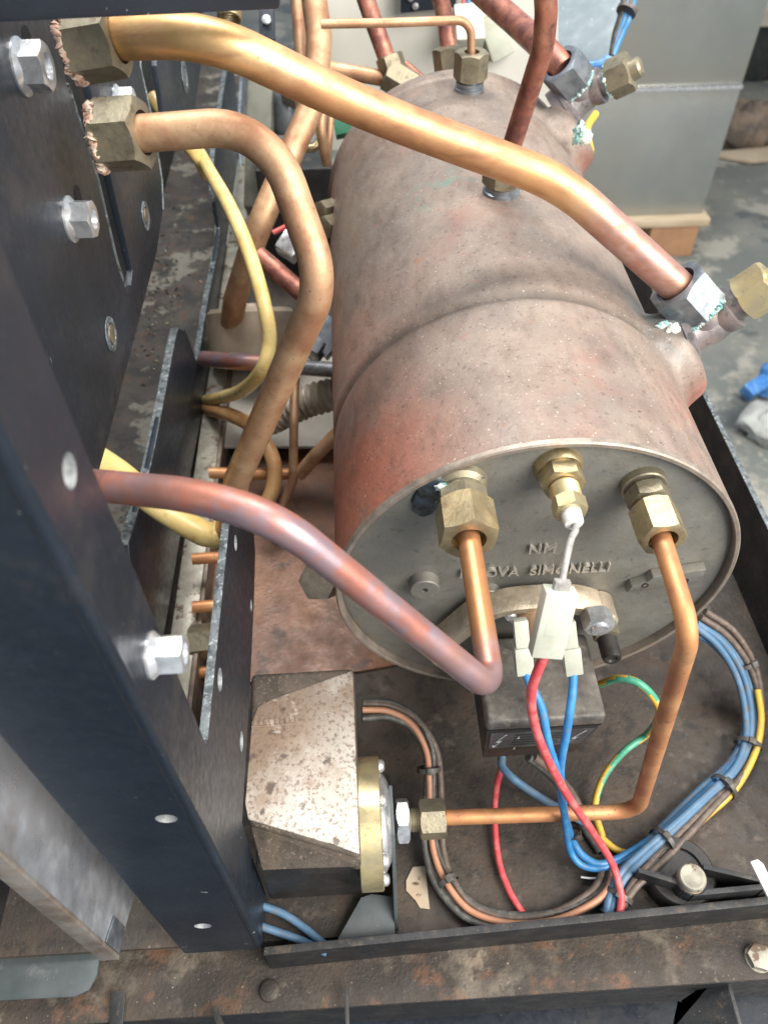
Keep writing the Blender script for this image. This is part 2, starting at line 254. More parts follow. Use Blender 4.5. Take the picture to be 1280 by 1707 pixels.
    def blob(s, c, rx, ry, rz, jag=.25, n=14, m=9):
        c = V(c); vs = []; fs = []
        for i in range(m + 1):
            for j in range(n):
                t = math.pi * i / m; q = 2 * math.pi * j / n; k = 1 + jag * (random.random() - .5) * 2
                vs.append(c + V((rx * math.sin(t) * math.cos(q), ry * math.sin(t) * math.sin(q), rz * math.cos(t))) * k)
        for i in range(m):
            for j in range(n): fs.append([i * n + j, i * n + (j + 1) % n, (i + 1) * n + (j + 1) % n, (i + 1) * n + j])
        return s.add(vs, fs)
    def build(s, name, mat, parent=None, sharp=38, bevel=0, mats=None, seg=2):
        me = bpy.data.meshes.new(name); me.from_pydata([tuple(p) for p in s.v], [], s.f)
        for m in ([mat] + list(mats or [])): me.materials.append(MATS[m])
        me.polygons.foreach_set('material_index', s.mi)
        bm = bmesh.new(); bm.from_mesh(me); bmesh.ops.recalc_face_normals(bm, faces=bm.faces)
        if bevel:
            ed = [e for e in bm.edges if len(e.link_faces) == 2 and e.calc_face_angle(0) > math.radians(30)]
            bmesh.ops.bevel(bm, geom=ed, offset=bevel, segments=seg, affect='EDGES', profile=.6, clamp_overlap=True)
        bm.to_mesh(me); bm.free()
        me.shade_smooth(); me.set_sharp_from_angle(angle=math.radians(sharp)); me.update()
        o = bpy.data.objects.new(name, me); COL.objects.link(o)
        if parent:
            o.parent = parent
            o.matrix_parent_inverse = Matrix.Translation(-V(parent.location))
        return o
def tag(o, label, cat, group=None):
    o['label'] = label; o['category'] = cat
    if group: o['group'] = group
    return o
def thing(name, label, cat, loc=(0, 0, 0), group=None):
    o = bpy.data.objects.new(name, None); COL.objects.link(o); o.location = V(loc); o.empty_display_size = .01
    return tag(o, label, cat, group)
def struct(o): o['kind'] = 'structure'; return o
def wire(name, pts, r, mat, label, cat='wire', group=None, n=10, mats=None, stripe=None, seg=10):
    P = spline(pts, seg); m = MB().tube(P, r, n, stripe=stripe)
    return tag(m.build(name, mat, None, 60, mats=mats), label, cat, group)
def punch(o, holes, mat='hole_bright'):
    "cut round holes (point, axis, radius) through a sheet"
    for p, ax, r in holes:
        ax = V(ax).normalized(); c = MB().lathe(V(p) - ax * .02, ax, [(0, r), (.04, r)], 28).build('cutter', mat)
        md = o.modifiers.new('b', 'BOOLEAN'); md.operation = 'DIFFERENCE'; md.object = c; md.solver = 'EXACT'; md.material_mode = 'TRANSFER'
        bpy.context.view_layer.update()
        me = bpy.data.meshes.new_from_object(o.evaluated_get(bpy.context.evaluated_depsgraph_get()))
        o.modifiers.clear(); me.shade_flat(); o.data = me; bpy.data.objects.remove(c)
    return o
ZT = -0.165                                           # the base tray
R = 0.1
# ================================================================== THE SETTING
# workshop floor
MB().box((-3, -1.5, -.97), (5, 8, -.95)).build('floor', 'concrete'); struct(bpy.data.objects['floor'])
# machine base: tray, ledge in front
tr = struct(MB().box((-.34, -.118, ZT - .004), (.203, .62, ZT)).build('base_tray', 'rusty_tray'))
MB().prism([A(430, 745, z=ZT + .001), A(700, 745, z=ZT + .001), A(760, 1090, z=ZT + .001), A(600, 1120, z=ZT + .001), A(300, 1150, z=ZT + .001), A(330, 900, z=ZT + .001)], (0, 0, .0015)).build('boiler_reflection', 'copper_reflection', tr)  # the boiler's copper reflection, painted as a thin sheet on the tray
# ================================================================== BOILER
YB = .392
boiler = thing('boiler', 'large weathered copper boiler drum with embossed grey end plate', 'boiler', (0, .19, -R))
def bump_h(th, y):
    h = 0
    for (tc, yc, wa, wb, hh) in ((math.radians(29), .112, .031, .031, .0165), (math.radians(40), .352, .030, .030, .0150)):
        d = math.hypot((th - tc) * R / wa, (y - yc) / wb)
        if d < 1.25: h = max(h, hh * (1 / (1 + (d / .82) ** 16)) * math.sqrt(max(0, 1 - (d / 1.5) ** 2)) - hh * .003)
    return h
mb = MB(); nth = 320; ys = [.0015 + i * (YB - .003) / 240 for i in range(241)]
vs = []; fs = []
for y in ys:
    g = -.0022 * math.exp(-((y - .106) / .0042) ** 2)
    if y > YB - .012: g += .0012
    for j in range(nth):
        th = 2 * math.pi * j / nth; q = th if th < math.pi else th - 2 * math.pi
        r = R + g + bump_h(q, y) + .00010 * math.sin(5 * th + 20 * y) * math.sin(31 * y + th)
        vs.append((r * math.cos(th), y, r * math.sin(th)))
for i in range(len(ys) - 1):
    for j in range(nth): fs.append([i * nth + j, i * nth + (j + 1) % nth, (i + 1) * nth + (j + 1) % nth, (i + 1) * nth + j])
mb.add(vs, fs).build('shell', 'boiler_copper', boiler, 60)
MB().lathe((0, 0, 0), (0, 1, 0), [(.006, .0974), (-.0008, .0974), (-.0012, .0978), (-.0012, .0994), (-.0006, .1001), (.0016, .1002)], 160, (False, False)).build('rim', 'rim_metal', boiler, 40)
MB().lathe((0, YB - .003, 0), (0, 1, 0), [(0, .1012), (.003, .1012), (.004, .1), (.004, .02)], 120, (False, True)).build('rear_plate', 'rim_metal', boiler, 40)
plate = MB().lathe((0, 0, 0), (0, 1, 0), [(.02, .0975), (.004, .0975), (.0028, .095), (.0025, .05), (.0025, .004)], 128, (False, True)).build('front_plate', 'cap_metal', boiler, 50)
def boss(u, v, r, h, hole, mat='cap_metal', nm='boss'):
    p = A(u, v, y=.0026)
    b = MB().lathe(p, (0, -1, 0), [(-.002, r * 1.12), (h * .3, r), (h * .9, r), (h, r * .93), (h, hole), (h - .003, hole)], 32, (False, True)).build(nm, mat, plate, 40)
    return p
boss(706, 968, .0074, .006, .0017); boss(812, 984, .0062, .005, .0015)
# raised name-plate holder on the right of the end plate, with two holes
p0 = A(1046, 962, y=.0026); p1 = A(1162, 948, y=.0026)
bar_c = (p0 + p1) / 2; ux = (p1 - p0).normalized()
mbp = MB().prism([p0 + V((-.001, 0, -.0062)), p1 + V((-.004, 0, -.0062)), p1 + V((.001, 0, -.001)), p1 + V((.001, 0, .0064)), p0 + V((.010, 0, .0064)), p0 + V((.008, 0, .002)), p0 + V((.001, 0, -.001))], (0, -.0055, 0))
rb = mbp.build('raised_pad', 'cap_metal', plate, 30, bevel=.0008)
for p in (p0 + ux * .0075, p1 - ux * .0075):
    MB().lathe(p + V((0, -.0053, -.0012)), (0, -1, 0), [(0, .0018), (.0004, .0018), (.0004, .0012), (-.0002, .0012)], 16).build('screw_hole', 'dark_hole', rb)
# lettering cast into the end plate
def text_mesh(name, txt, size, ext, loc, rot, mat, parent, width=1.0, off=0.0, spacing=1.0):
    cu = bpy.data.curves.new(name + '_curve', 'FONT'); cu.body = txt; cu.size = 1.0; cu.extrude = ext / size; cu.align_x = 'CENTER'; cu.align_y = 'CENTER'; cu.offset = off; cu.space_character = spacing
    to = bpy.data.objects.new(name + '_tmp', cu); COL.objects.link(to); bpy.context.view_layer.update()
    me = bpy.data.meshes.new_from_object(to.evaluated_get(bpy.context.evaluated_depsgraph_get()))
    bpy.data.objects.remove(to); me.materials.clear(); me.materials.append(MATS[mat])
    X = Matrix.Translation(loc) @ rot.to_4x4() @ Matrix.Diagonal((width * size, size, size, 1)); me.transform(X)
    o = bpy.data.objects.new(name, me); COL.objects.link(o)
    if parent:
        o.parent = parent; o.matrix_parent_inverse = Matrix.Translation(-V(parent.location))
    return o
RX = Matrix.Rotation(math.pi / 2, 3, 'X')
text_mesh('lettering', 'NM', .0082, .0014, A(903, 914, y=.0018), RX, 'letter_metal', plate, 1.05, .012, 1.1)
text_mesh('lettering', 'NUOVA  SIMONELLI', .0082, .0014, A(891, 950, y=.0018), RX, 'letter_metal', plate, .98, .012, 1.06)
# ports on the end plate: hex body + union nut (nuts belong to their pipes)
def port(u, v, parts, parent=plate):
    p = A(u, v, y=.0026); y = 0; out = []
    return p
PL = V((-.0420, 0, .0740)); PR = V((.0392, 0, .0695)); PP = V((-.0006, 0, .0830))
# left port body, blackened and weeping
MB().lathe(PL + V((0, .004, 0)), (0, -1, 0), [(0, .0125), (.004, .0115), (.006, .0095), (.017, .0095), (.019, .0085)], 32).hexa(PL + V((0, -.004, 0)), (0, -1, 0), .008, .0195).build('port_body', 'brass_dull', plate, 30)
MB().blob(PL + V((-.0085, .0005, .001)), .0095, .0028, .0075, .22).blob(PL + V((-.0150, .0015, -.010)), .0060, .0016, .0085, .15).blob(PL + V((.0015, .0005, .006)), .008, .0022, .004, .2).build('burn_mark', 'burnt', plate, 80)
MB().blob(PL + V((-.0085, -.003, .0045)), .0035, .0016, .0022, .35).blob(PL + V((-.005, -.0035, .0058)), .0022, .0014, .0014, .35).build('verdigris_spot', 'verdigris', plate, 80)
# right port body
MB().lathe(PR + V((0, .004, 0)), (0, -1, 0), [(0, .0106), (.0045, .0100), (.005, .0094)], 32).hexa(PR + V((0, -.0025, 0)), (0, -1, 0), .0078, .0168, spin=.35).lathe(PR + V((0, -.009, 0)), (0, -1, 0), [(0, .0072), (.0005, .0070), (.008, .0070)], 28).build('port_body', 'brass_dull', plate, 30)
# ---------------------------------------------------------------- probe on the end plate
pr = thing('level_probe', 'brass probe fitting with white tip at the top of the end plate', 'probe', PP)
MB().lathe(PP + V((0, .003, 0)), (0, -1, 0), [(0, .0108), (.003, .0104), (.0045, .0095)], 36).hexa(PP + V((0, -.0015, 0)), (0, -1, 0), .0080, .0168, spin=.5).build('hex_body', 'brass', pr, 30)
m = MB()
prof = [(0, .0062)]
for i in range(5): prof += [(.001 + i * .0014, .0064), (.0017 + i * .0014, .0057)]
m.lathe(PP + V((0, -.010, 0)), (0, -1, 0), prof, 28).build('thread', 'brass_bright', pr, 30)
MB().hexa(PP + V((0, -.0175, 0)), (0, -1, 0), .007, .0125, spin=.1).build('gland_nut', 'brass_bright', pr, 30)
MB().lathe(PP + V((0, -.024, 0)), (0, -1, 0), [(0, .0042), (.0055, .0040), (.006, .0036), (.006, .0014)], 24).build('white_tip', 'white_ptfe', pr, 40)
# wire from the probe into its connector
q0 = PP + V((0, -.0295, 0)); c0 = A(934, 982, y=-.058); c1 = A(908, 1090, y=-.070)
wire('probe_wire', [q0 + V((0, .003, 0)), q0 + V((.0002, -.003, -.0005)), A(951, 900, y=-.040), A(942, 940, y=-.050), c0], .0014, 'grey_cable', 'short pale grey sleeved wire hanging from the brass probe')
con = thing('wire_connector', 'largest translucent nylon connector, hanging slanted on the probe wire', 'connector', c1)
MB().bar(c0, c1, .0128, .0075).build('sleeve', 'nylon', con, 30, bevel=.0009)
cm_ = c0.lerp(c1, .30); cn_ = c0.lerp(c1, .72); tw = ((CAM - c0).normalized() * .0040)
MB().bar(cm_ + tw, cn_ + tw, .0052, .0010).build('latch', 'nylon', con, 30, bevel=.0003)
MB().bar(c1, c1 + (c1 - c0).normalized() * .0004, .0105, .0055).build('opening', 'dark_hole', con, 30)
MB().bar(c0 + (c0 - c1).normalized() * -.001, c0 + (c0 - c1).normalized() * .004, .0065, .0035).build('crimp', 'grey_cable', con, 30, bevel=.0008)
# ================================================================== PIPES ON THE END PLATE
def nut(parent, o, ax, L, af, hole, mat, spin=0, nm='union_nut', depth=.006):
    return MB().hexa(o, ax, L, af, hole, depth, spin).build(nm, mat, parent, 30)
DP = .0051
pl_end = A(800, 1148, z=PL.z)
pl = thing('copper_pipe', 'purplish tarnished copper pipe bent sharply in front of the end plate', 'pipe', PL)
pts = [PL + V((0, -.015, 0)), V((PL.x + .0002, pl_end.y, PL.z - .002)), A(465, 868, d=.225), A(330, 826, d=.232), A(190, 812, d=.250), A(60, 800, d=.27)]
path = fillet(pts, [.0085, .03, .08, .08])
MB().tube(path, [.0047 + .0006 * min(1, i / 34) for i in range(len(path))], 28, wob=.006).build('tube', 'copper_purple', pl, 70)
nut(pl, PL + V((0, -.0105, 0)), (0, -1, 0), .0185, .0225, .0072, 'brass', .12)
p5 = thing('copper_pipe', 'thin orange copper pipe from right side of end plate to the pressure switch', 'pipe', PR)
yb = A(1152, 1040, z=PR.z).y
pts5 = [PR + V((0, -.016, 0)), V((PR.x - .001, yb - .002, PR.z - .003)), A(1062, 1352, y=-.073), A(738, 1363, y=-.0715), A(700, 1364, y=-.0715)]
MB().tube(fillet(pts5, [.013, .012, .01]), .0042, 22, wob=.006).build('tube', 'copper_orange', p5, 70)
nut(p5, PR + V((0, -.0125, 0)), (0, -1, 0), .0175, .0180, .0062, 'brass', .42)
sn = A(742, 1364, y=-.0715)
nut(p5, sn + V((-.0145, 0, 0)), (1, 0, 0), .0145, .0190, .005, 'brass_dull', .0)
# ================================================================== HEATING ELEMENT CLAMP + TERMINALS
hc = thing('element_clamp', 'cast brass clamp arch holding the heating element to the end plate', 'clamp', A(880, 1010, y=-.01))
arch = spline([A(u, v, y=-.009) for u, v in ((738, 1070), (765, 1050), (800, 1022), (850, 1006), (905, 1002), (955, 1004), (992, 1012))], 8)
m = MB(); n = len(arch)
vs = []; fs = []
for i, p in enumerate(arch):
    t = (arch[min(i + 1, n - 1)] - arch[max(i - 1, 0)]).normalized(); up = t.cross(V((0, 1, 0))).normalized(); hh = .0042 + .0010 * math.sin(i / n * 9)
    vs += [p - up * hh + V((0, .0075, 0)), p + up * hh + V((0, .0075, 0)), p + up * hh + V((0, -.003, 0)), p + up * hh * .55 + V((0, -.0055, 0)), p - up * hh * .55 + V((0, -.0055, 0)), p - up * hh + V((0, -.003, 0))]
for i in range(n - 1):
    for j in range(6): fs.append([i * 6 + j, i * 6 + (j + 1) % 6, i * 6 + 6 + (j + 1) % 6, i * 6 + 6 + j])
fs += [[0, 1, 2, 3, 4, 5], [(n - 1) * 6 + j for j in range(6)]]
m.add(vs, fs).build('arch', 'cast_brass', hc, 45)
for u, v, r in ((738, 1060, .0082), (990, 1002, .0092)):
    MB().lathe(A(u, v, y=.002), (0, -1, 0), [(0, r), (.014, r), (.0155, r * .85), (.0155, .003)], 28).build('lug', 'cast_brass', hc, 40)
b0 = A(992, 1022, y=-.0145)
bo = MB().hexa(b0, (0, -1, 0), .009, .0135, spin=.3).lathe(b0 + V((0, -.009, 0)), (0, -1, 0), [(0, .0045), (.0015, .0042)], 20).build('clamp_nut', 'zinc', hc, 30)
b1 = A(1010, 1058, y=-.010)
MB().hexa(b1 + V((0, .008, 0)), (0, -1, 0), .010, .0125, spin=.1).build('clamp_nut', 'brass_dull', hc, 30)
MB().lathe(b1 + V((0, -.002, -.001)), (0, -1, 0), [(0, .0052), (.010, .0052), (.0125, .0046), (.0125, .003), (.0115, .002)], 24).build('clamp_bolt', 'black_plastic', hc, 30)
MB().lathe(A(848, 1012, y=-.008), (0, -1, 0), [(0, .0032), (.006, .0032), (.007, .0024)], 16).build('screw', 'zinc', hc, 30)
MB().lathe(A(885, 1010, y=-.004), (0, -1, 0), [(0, .0118), (.007, .0118), (.0075, .0105), (.0075, .0085)], 32).build('ring', 'zinc', hc, 30)
MB().lathe(A(885, 1012, y=-.006), (0, -1, 0), [(0, .0088), (.020, .0088), (.021, .0080)], 28).build('terminal_post', 'copper_dull', hc, 40)
MB().blob(A(742, 1088, y=-.006), .007, .005, .006, .15).build('clamp_end', 'cast_brass', hc, 60)
# terminal sleeves
for u0, v0, u1, v1, y0, y1, lab in ((866, 1032, 874, 1122, -.030, -.046, 'nylon spade sleeve left of the slanted connector'), (945, 1034, 955, 1122, -.030, -.046, 'nylon spade sleeve right of the slanted connector')):
    s0 = A(u0, v0, y=y0); s1 = A(u1, v1, y=y1); mid = s0.lerp(s1, .5)
    t = thing('terminal_sleeve', lab, 'connector', s1, 'spade sleeves on the thermostat terminals')
    MB().bar(s0, mid, .0068, .0055).build('sleeve', 'nylon', t, 30, bevel=.0007)
    MB().bar(mid, s1, .0084, .0070).build('skirt', 'nylon', t, 30, bevel=.0007)
    MB().bar(s1, s1 + (s1 - s0).normalized() * .0004, .0064, .0048).build('opening', 'dark_hole', t, 30)
# ================================================================== THERMOSTAT BOX
ZB = -.042
fl = A(812, 1205, z=ZB); fr = A(1012, 1194, z=ZB)
bx = thing('thermostat_box', 'black plastic terminal box with lightning symbols under the end plate', 'box', (fl + fr) / 2)
yb_ = -.004
MB().prism([V((fl.x, fl.y, ZB - .010)), V((fl.x, yb_, ZB - .010)), V((fr.x, yb_, ZB - .010)), V((fr.x, fr.y, ZB - .010))], (0, 0, .010)).build('lid', 'box_top', bx, 35, bevel=.0030, seg=4)
zl = ZB - .0095; bz = .030; ins = .0008
MB().prism([V((fl.x + ins, fl.y + ins, zl)), V((fl.x + ins, yb_, zl)), V((fr.x - ins, yb_, zl)), V((fr.x - ins, fr.y + ins, zl)),
            ], (0, 0, -.002)).build('seam', 'dark_hole', bx, 30)
lo = [V((fl.x + ins, fl.y + ins, zl - .001)), V((fr.x - ins, fr.y + ins, zl - .001)), V((fr.x - ins, yb_, zl - .001)), V((fl.x + ins, yb_, zl - .001))]
hi = [V((fl.x + .001, fl.y - .001, zl - bz)), V((fr.x - .010, fr.y - .001, zl - bz)), V((fr.x - .010, yb_, zl - bz)), V((fl.x + .001, yb_, zl - bz))]
body = MB().add(lo + hi, [[0, 1, 2, 3], [7, 6, 5, 4], [0, 4, 5, 1], [1, 5, 6, 2], [2, 6, 7, 3], [3, 7, 4, 0]]).build('body', 'black_plastic', bx, 30, bevel=.001)
# warning label on the sloped front
fx = (hi[0] - lo[0]); nx = (lo[1] - lo[0]); nrm = nx.cross(fx).normalized()
if nrm.y > 0: nrm = -nrm
def onfront(s, t, e): return lo[0].lerp(lo[1], s).lerp(hi[0].lerp(hi[1], s), t) + nrm * e
lb = MB().prism([onfront(.04, .10, .0001), onfront(.97, .10, .0001), onfront(.96, .62, .0001), onfront(.04, .62, .0001)], nrm * .0004).build('label', 'label_dark', bx, 30)
for s0 in (.14, .86):
    z = [(.035, .16), (-.02, .38), (.012, .37), (-.04, .60), (-.018, .57), (-.045, .62), (-.052, .52), (-.04, .55), (-.008, .43), (-.036, .44), (.02, .16)]
    MB().prism([onfront(s0 + a * 1.35, b * .95, .0006) for a, b in z], nrm * .0002).build('lightning_symbol', 'label_grey', lb, 30)
for k in range(5):
    MB().prism([onfront(.26 + .0 * k, .17 + .085 * k, .0006), onfront(.72 - .03 * (k % 2), .17 + .085 * k, .0006), onfront(.72 - .03 * (k % 2), .195 + .085 * k, .0006), onfront(.26, .195 + .085 * k, .0006)], nrm * .0001).build('print_line', 'black_rail', lb, 30)
MB().prism([onfront(.285, .30, .0008), onfront(.315, .30, .0008), onfront(.30, .20, .0008)], nrm * .0001).build('warning_triangle', 'label_grey', lb, 30)
MB().prism([onfront(.29, .70, .0002), onfront(.315, .70, .0002), onfront(.302, .60, .0006)], nrm * .0003).build('arrow_mark', 'nylon', lb, 30)
# ================================================================== PRESSURE SWITCH
SY, SZ = -.0715, sn.z
ps = thing('pressure_switch', 'grimy cream pressure switch box with round brass flange', 'switch', (-.12, -.05, ZT))
zc = -.082
top = [A(416, 1122, z=zc - .004), A(590, 1111, z=zc), A(602, 1432, z=zc), A(417, 1378, z=zc - .004)]
x0 = -.152; x1 = -.0945
yt, yf = .0055, -.1015
# lower black housing and cream cover
MB().prism([V((x0, yt - .004, ZT + .004)), V((x1, yt - .004, ZT + .004)), V((x1, -.098, ZT + .004)), V((x0 + .004, -.098, ZT + .004))], (0, 0, .060)).build('housing', 'black_plastic', ps, 30, bevel=.003)
cov = [V((x0 - .002, -.004, zc - .003)), V((x0 + .012, -.004 + .0, zc)), V((x1, .0055, zc)), V((x1, -.0965, zc)), V((x0 + .004, -.0790, zc)), V((x0 - .002, -.074, zc - .003))]
cov = [A(418, 1122, z=zc), A(590, 1112, z=zc), A(601, 1430, z=zc), A(412, 1372, z=zc)]
cv = MB().prism([p - V((0, 0, .024)) for p in cov], (0, 0, .024)).build('cover', 'switch_dirty', ps, 35, bevel=.004, seg=4)
ins_ = [A(420, 1205, z=zc), A(430, 1178, z=zc), A(452, 1167, z=zc), A(588, 1118, z=zc), A(599, 1424, z=zc), A(560, 1410, z=zc), A(414, 1366, z=zc), A(409, 1340, z=zc)]
MB().prism([p + V((0, 0, -.001)) for p in ins_], (0, 0, .0016)).build('cover_panel', 'switch_cover', cv, 30, bevel=.0008)
fx0 = A(435, 1445, z=zc - .008); fx1 = A(602, 1440, z=zc - .008)
MB().prism([A(418, 1380, z=zc - .004), A(601, 1434, z=zc - .003), A(602, 1445, z=zc - .014), A(436, 1450, z=zc - .014)], (0, .02, 0)).build('cover_lip', 'switch_dirty', cv, 30, bevel=.001)
# embossed mark on the cover
for k in range(9):
    a = A(424 + k * 8.6, 1206 - k * .9, z=zc + .0006); MB().box((a.x, a.y - .0016, zc + .0004), (a.x + .0018, a.y + .0016, zc + .0011)).build('embossed_mark', 'switch_cover', cv, 30)
ma, mb2 = A(420, 1212, z=zc), A(502, 1204, z=zc); mt = A(500, 1194, z=zc)
MB().box((ma.x, ma.y - .0008, zc), (mb2.x, ma.y + .0001, zc + .001)).build('embossed_frame', 'switch_cover', cv, 30)
MB().box((mb2.x, ma.y - .0008, zc), (mb2.x + .0009, ma.y + .006, zc + .001)).build('embossed_frame', 'switch_cover', cv, 30)
br = MB().lathe((x1, SY, SZ), (1, 0, 0), [(0, .0345), (.0005, .0352), (.0118, .0352), (.0125, .0342), (.0125, .01)], 56).build('brass_flange', 'brass_bright', ps, 35)
MB().lathe((x1 + .0125, SY, SZ), (1, 0, 0), [(0, .0262), (.0018, .0255), (.0045, .021), (.0055, .012), (.006, .006)], 44).build('diaphragm_dome', 'zinc', br, 50)
for k in range(6):
    q = k * math.pi / 3 + .5
    p = V((x1 + .0122, SY + math.cos(q) * .0298, SZ + math.sin(q) * .0298))
    MB().lathe(p, (1, 0, 0), [(0, .0038), (.002, .0037), (.0034, .0024), (.0036, .001)], 18).build('screw', 'zinc', br, 40)
m = MB(); prof = []
for i in range(12): prof += [(.018 + i * .0017, .0066), (.0189 + i * .0017, .0058)]
m.lathe((x1, SY, SZ), (1, 0, 0), prof, 24).build('threaded_stem', 'brass_dull', ps, 30)
xs = A(672, 1372, y=SY).x
MB().hexa((xs - .004, SY, SZ), (1, 0, 0), .0072, .0215, .0064, .001, spin=.5).build('lock_nut', 'zinc', ps, 30)
# bracket plate carrying the switch
xb = xs - .0075
bk = thing('switch_bracket', 'upright dark steel bracket plate beside the brass flange', 'bracket', (xb, -.09, ZT))
pb = [A(661, 1310, x=xb), A(664, 1345, x=xb), A(668, 1420, x=xb), A(672, 1500, x=xb)]
MB().prism([V((xb, SY + .013, SZ + .018)), V((xb, SY - .012, SZ + .014)), V((xb, SY - .020, SZ)), V((xb, -.117, ZT + .004)), V((xb, -.117, ZT + .001)), V((xb, -.03, ZT + .001)), V((xb, -.05, SZ))], (.0020, 0, 0)).build('upright', 'teal_paint', bk, 30, bevel=.0003)
ft = [A(672, 1500, z=ZT + .003), A(670, 1575, z=ZT + .003), A(555, 1580, z=ZT + .003), A(585, 1530, z=ZT + .003), A(602, 1503, z=ZT + .003), A(620, 1497, z=ZT + .003)]
ft = [V((xb, p.y, p.z)) if i < 2 else p for i, p in enumerate(ft)]
MB().prism([p + V((0, 0, .006 if i in (0, 4, 5) else 0)) for i, p in enumerate(ft)], (0, 0, .002)).build('foot', 'teal_paint', bk, 30, bevel=.0003)
# sticker on the tray
st = [(688, 1446), (709, 1444), (712, 1480), (716, 1516), (700, 1514), (693, 1502), (677, 1485), (677, 1468)]
tag(MB().prism([A(u, v, z=ZT + .0004) for u, v in st], (0, 0, .0005)).build('paper_sticker', 'sticker'), 'torn stained paper sticker on the tray beside the switch bracket', 'sticker')
# ================================================================== T FITTINGS ON THE BOILER SIDE
def tee(Tc, aimN, aimC, lab, nutmat, L1, afn, hole, capmat, afc, rad):
    t = thing('tee_fitting', lab, 'fitting', Tc)
    rd = V((math.cos(rad), 0, math.sin(rad)))
    an = (aimN - Tc).normalized(); ac = (aimC - Tc).normalized()
    f0 = Tc - rd * .0155
    MB().lathe(f0, rd, [(-.006, .017), (.0005, .0172), (.001, .0180), (.0042, .0180), (.005, .0168), (.006, .0135), (.010, .0122), (.016, .0125), (.024, .0105), (.0265, .004)], 40).lathe(Tc - an * .004, an, [(0, .0115), (.012, .0125), (.018, .0125)], 32).build('body', 'copper_grey', t, 45)
    MB().lathe(Tc - ac * .002, ac, [(0, .0105), (.008, .0108), (.010, .0118), (.0135, .0124), (.0160, .0124), (.0165, .0085), (.021, .0085)], 32).build('side_outlet', 'copper_grey', t, 40)
    cp = MB().hexa(Tc + ac * .0195, ac, .0165, afc, spin=.25).lathe(Tc + ac * .0355, ac, [(0, .0075), (.006, .0068), (.0075, .005)], 24).build('cap_nut', capmat, t, 30)
    return t, an, ac
def polar(r, deg, y): return V((r * math.cos(math.radians(deg)), y, r * math.sin(math.radians(deg))))
def crust(parent, name, mat, c, ax, r, lo, hi, full=False):
    "a lumpy bead of deposit along the foot of a nut"
    a, b, ax_ = frame(ax); c = V(c); runs = []; cur = []
    for k in range(0, 181):
        q = k * math.pi / 90; d = a * math.cos(q) + b * math.sin(q)
        ok = full or d.dot((CAM - c).normalized()) > .25
        if ok: cur.append(c + d * (r + random.uniform(-.0004, .0004)) + ax_ * random.uniform(-.0007, .0007))
        if (not ok or k == 180) and len(cur) > 4: runs.append(cur)
        if not ok: cur = []
    m = MB()
    for P in runs:
        n = len(P); rr = [lo + (hi - lo) * random.random() ** 1.5 * min(1, (i + 1) / 6, (n - i) / 6) for i in range(n)]
        m.tube(P, rr, 7)
    return m.build(name, mat, parent, 80)
def lump(m, c, rx, ry, rz, n=30, mm=20, seed=0):
    "a mineral crust: one closed knobbly surface"
    from mathutils import noise as nz
    c = V(c); vs = []; fs = []
    for i in range(mm + 1):
        for j in range(n):
            t = math.pi * i / mm; q = 2 * math.pi * j / n; d = V((math.sin(t) * math.cos(q), math.sin(t) * math.sin(q), math.cos(t)))
            k = 1 + .30 * nz.noise(d * 2.3 + V((seed, 0, 0))) + .28 * abs(nz.noise(d * 6 + V((seed, 3, 0)))) + .12 * nz.noise(d * 14)
            vs.append(c + V((d.x * rx, d.y * ry, d.z * rz)) * k)
    for i in range(mm):
        for j in range(n): fs.append([i * n + j, i * n + (j + 1) % n, (i + 1) * n + (j + 1) % n, (i + 1) * n + j])
    m.add(vs, fs); return m
Tc1 = polar(.1275, 32, .121); n1 = A(1110, 457, d=.413); cc1 = A(1266, 482, d=.412)
t1, an1, ac1 = tee(Tc1, n1, cc1, 'tee fitting with white crust on the near bulge of the boiler', 'steel_dark', .02, .03, .0105, 'brass_bright', .0235, math.radians(29))
crA = A(1120, 553, d=.4185)
lump(lump(MB(), crA, .0036, .0030, .0046, seed=1), crA + V((.003, .001, -.004)), .0024, .002, .0028, seed=5).build('white_crust', 'white_crust', t1, 80)
lump(lump(MB(), crA + V((-.0040, .003, .0)), .0048, .0020, .0036, seed=2), crA + V((.001, .001, -.0075)), .0040, .0022, .0034, seed=7).build('verdigris_crust', 'verdigris', t1, 80)
Tc2 = polar(.1275, 46, .366); n2 = A(924, 96, d=.548); cc2 = A(1046, 120, d=.552)
t2, an2, ac2 = tee(Tc2, n2, cc2, 'far tee fitting with green crust near the rear end of the boiler', 'steel_dark', .02, .03, .0105, 'brass_dull', .0235, math.radians(41))
crB = A(974, 229, d=.545)
lump(MB(), crB, .0048, .0034, .0048, seed=3).build('white_crust', 'white_crust', t2, 80)
lump(MB(), crB + V((-.0045, .0, .003)), .0040, .003, .0075, seed=4).build('verdigris_crust', 'verdigris', t2, 80)
# ================================================================== BIG COPPER PIPE 1
XP = -.213                                            # the mounting plate of the brewing groups
D1 = .0088
P1 = thing('copper_pipe', 'thickest gold copper pipe crossing above the boiler from upper left', 'pipe', A(640, 195, d=.37))
pe = n1 + an1 * -.004
pts = [A(150, 62, d=.328), A(338, 56, d=.317), A(560, 146, d=.357), A(925, 306, d=.388), pe + an1 * .0]
q = [A(150, 63, d=.330), A(200, 61, d=.327), A(345, 57, d=.318), A(470, 112, d=.340), A(640, 198, d=.366), A(925, 308, d=.390), n1]
MB().tube(fillet([q[0], q[2], A(600, 180, d=.355), A(935, 305, d=.385), n1 - an1 * .012], [.05, .3, .12]), D1, 32, wob=.004).build('tube', 'copper_pipe', P1, 70)
na = (q[1] - q[0]).normalized()
nb1 = A(122, 76, d=.330); nx1 = (A(205, 62, d=.327) - nb1).normalized()
nut(P1, nb1, nx1, .0205, .0262, .0096, 'brass_dull', .15)
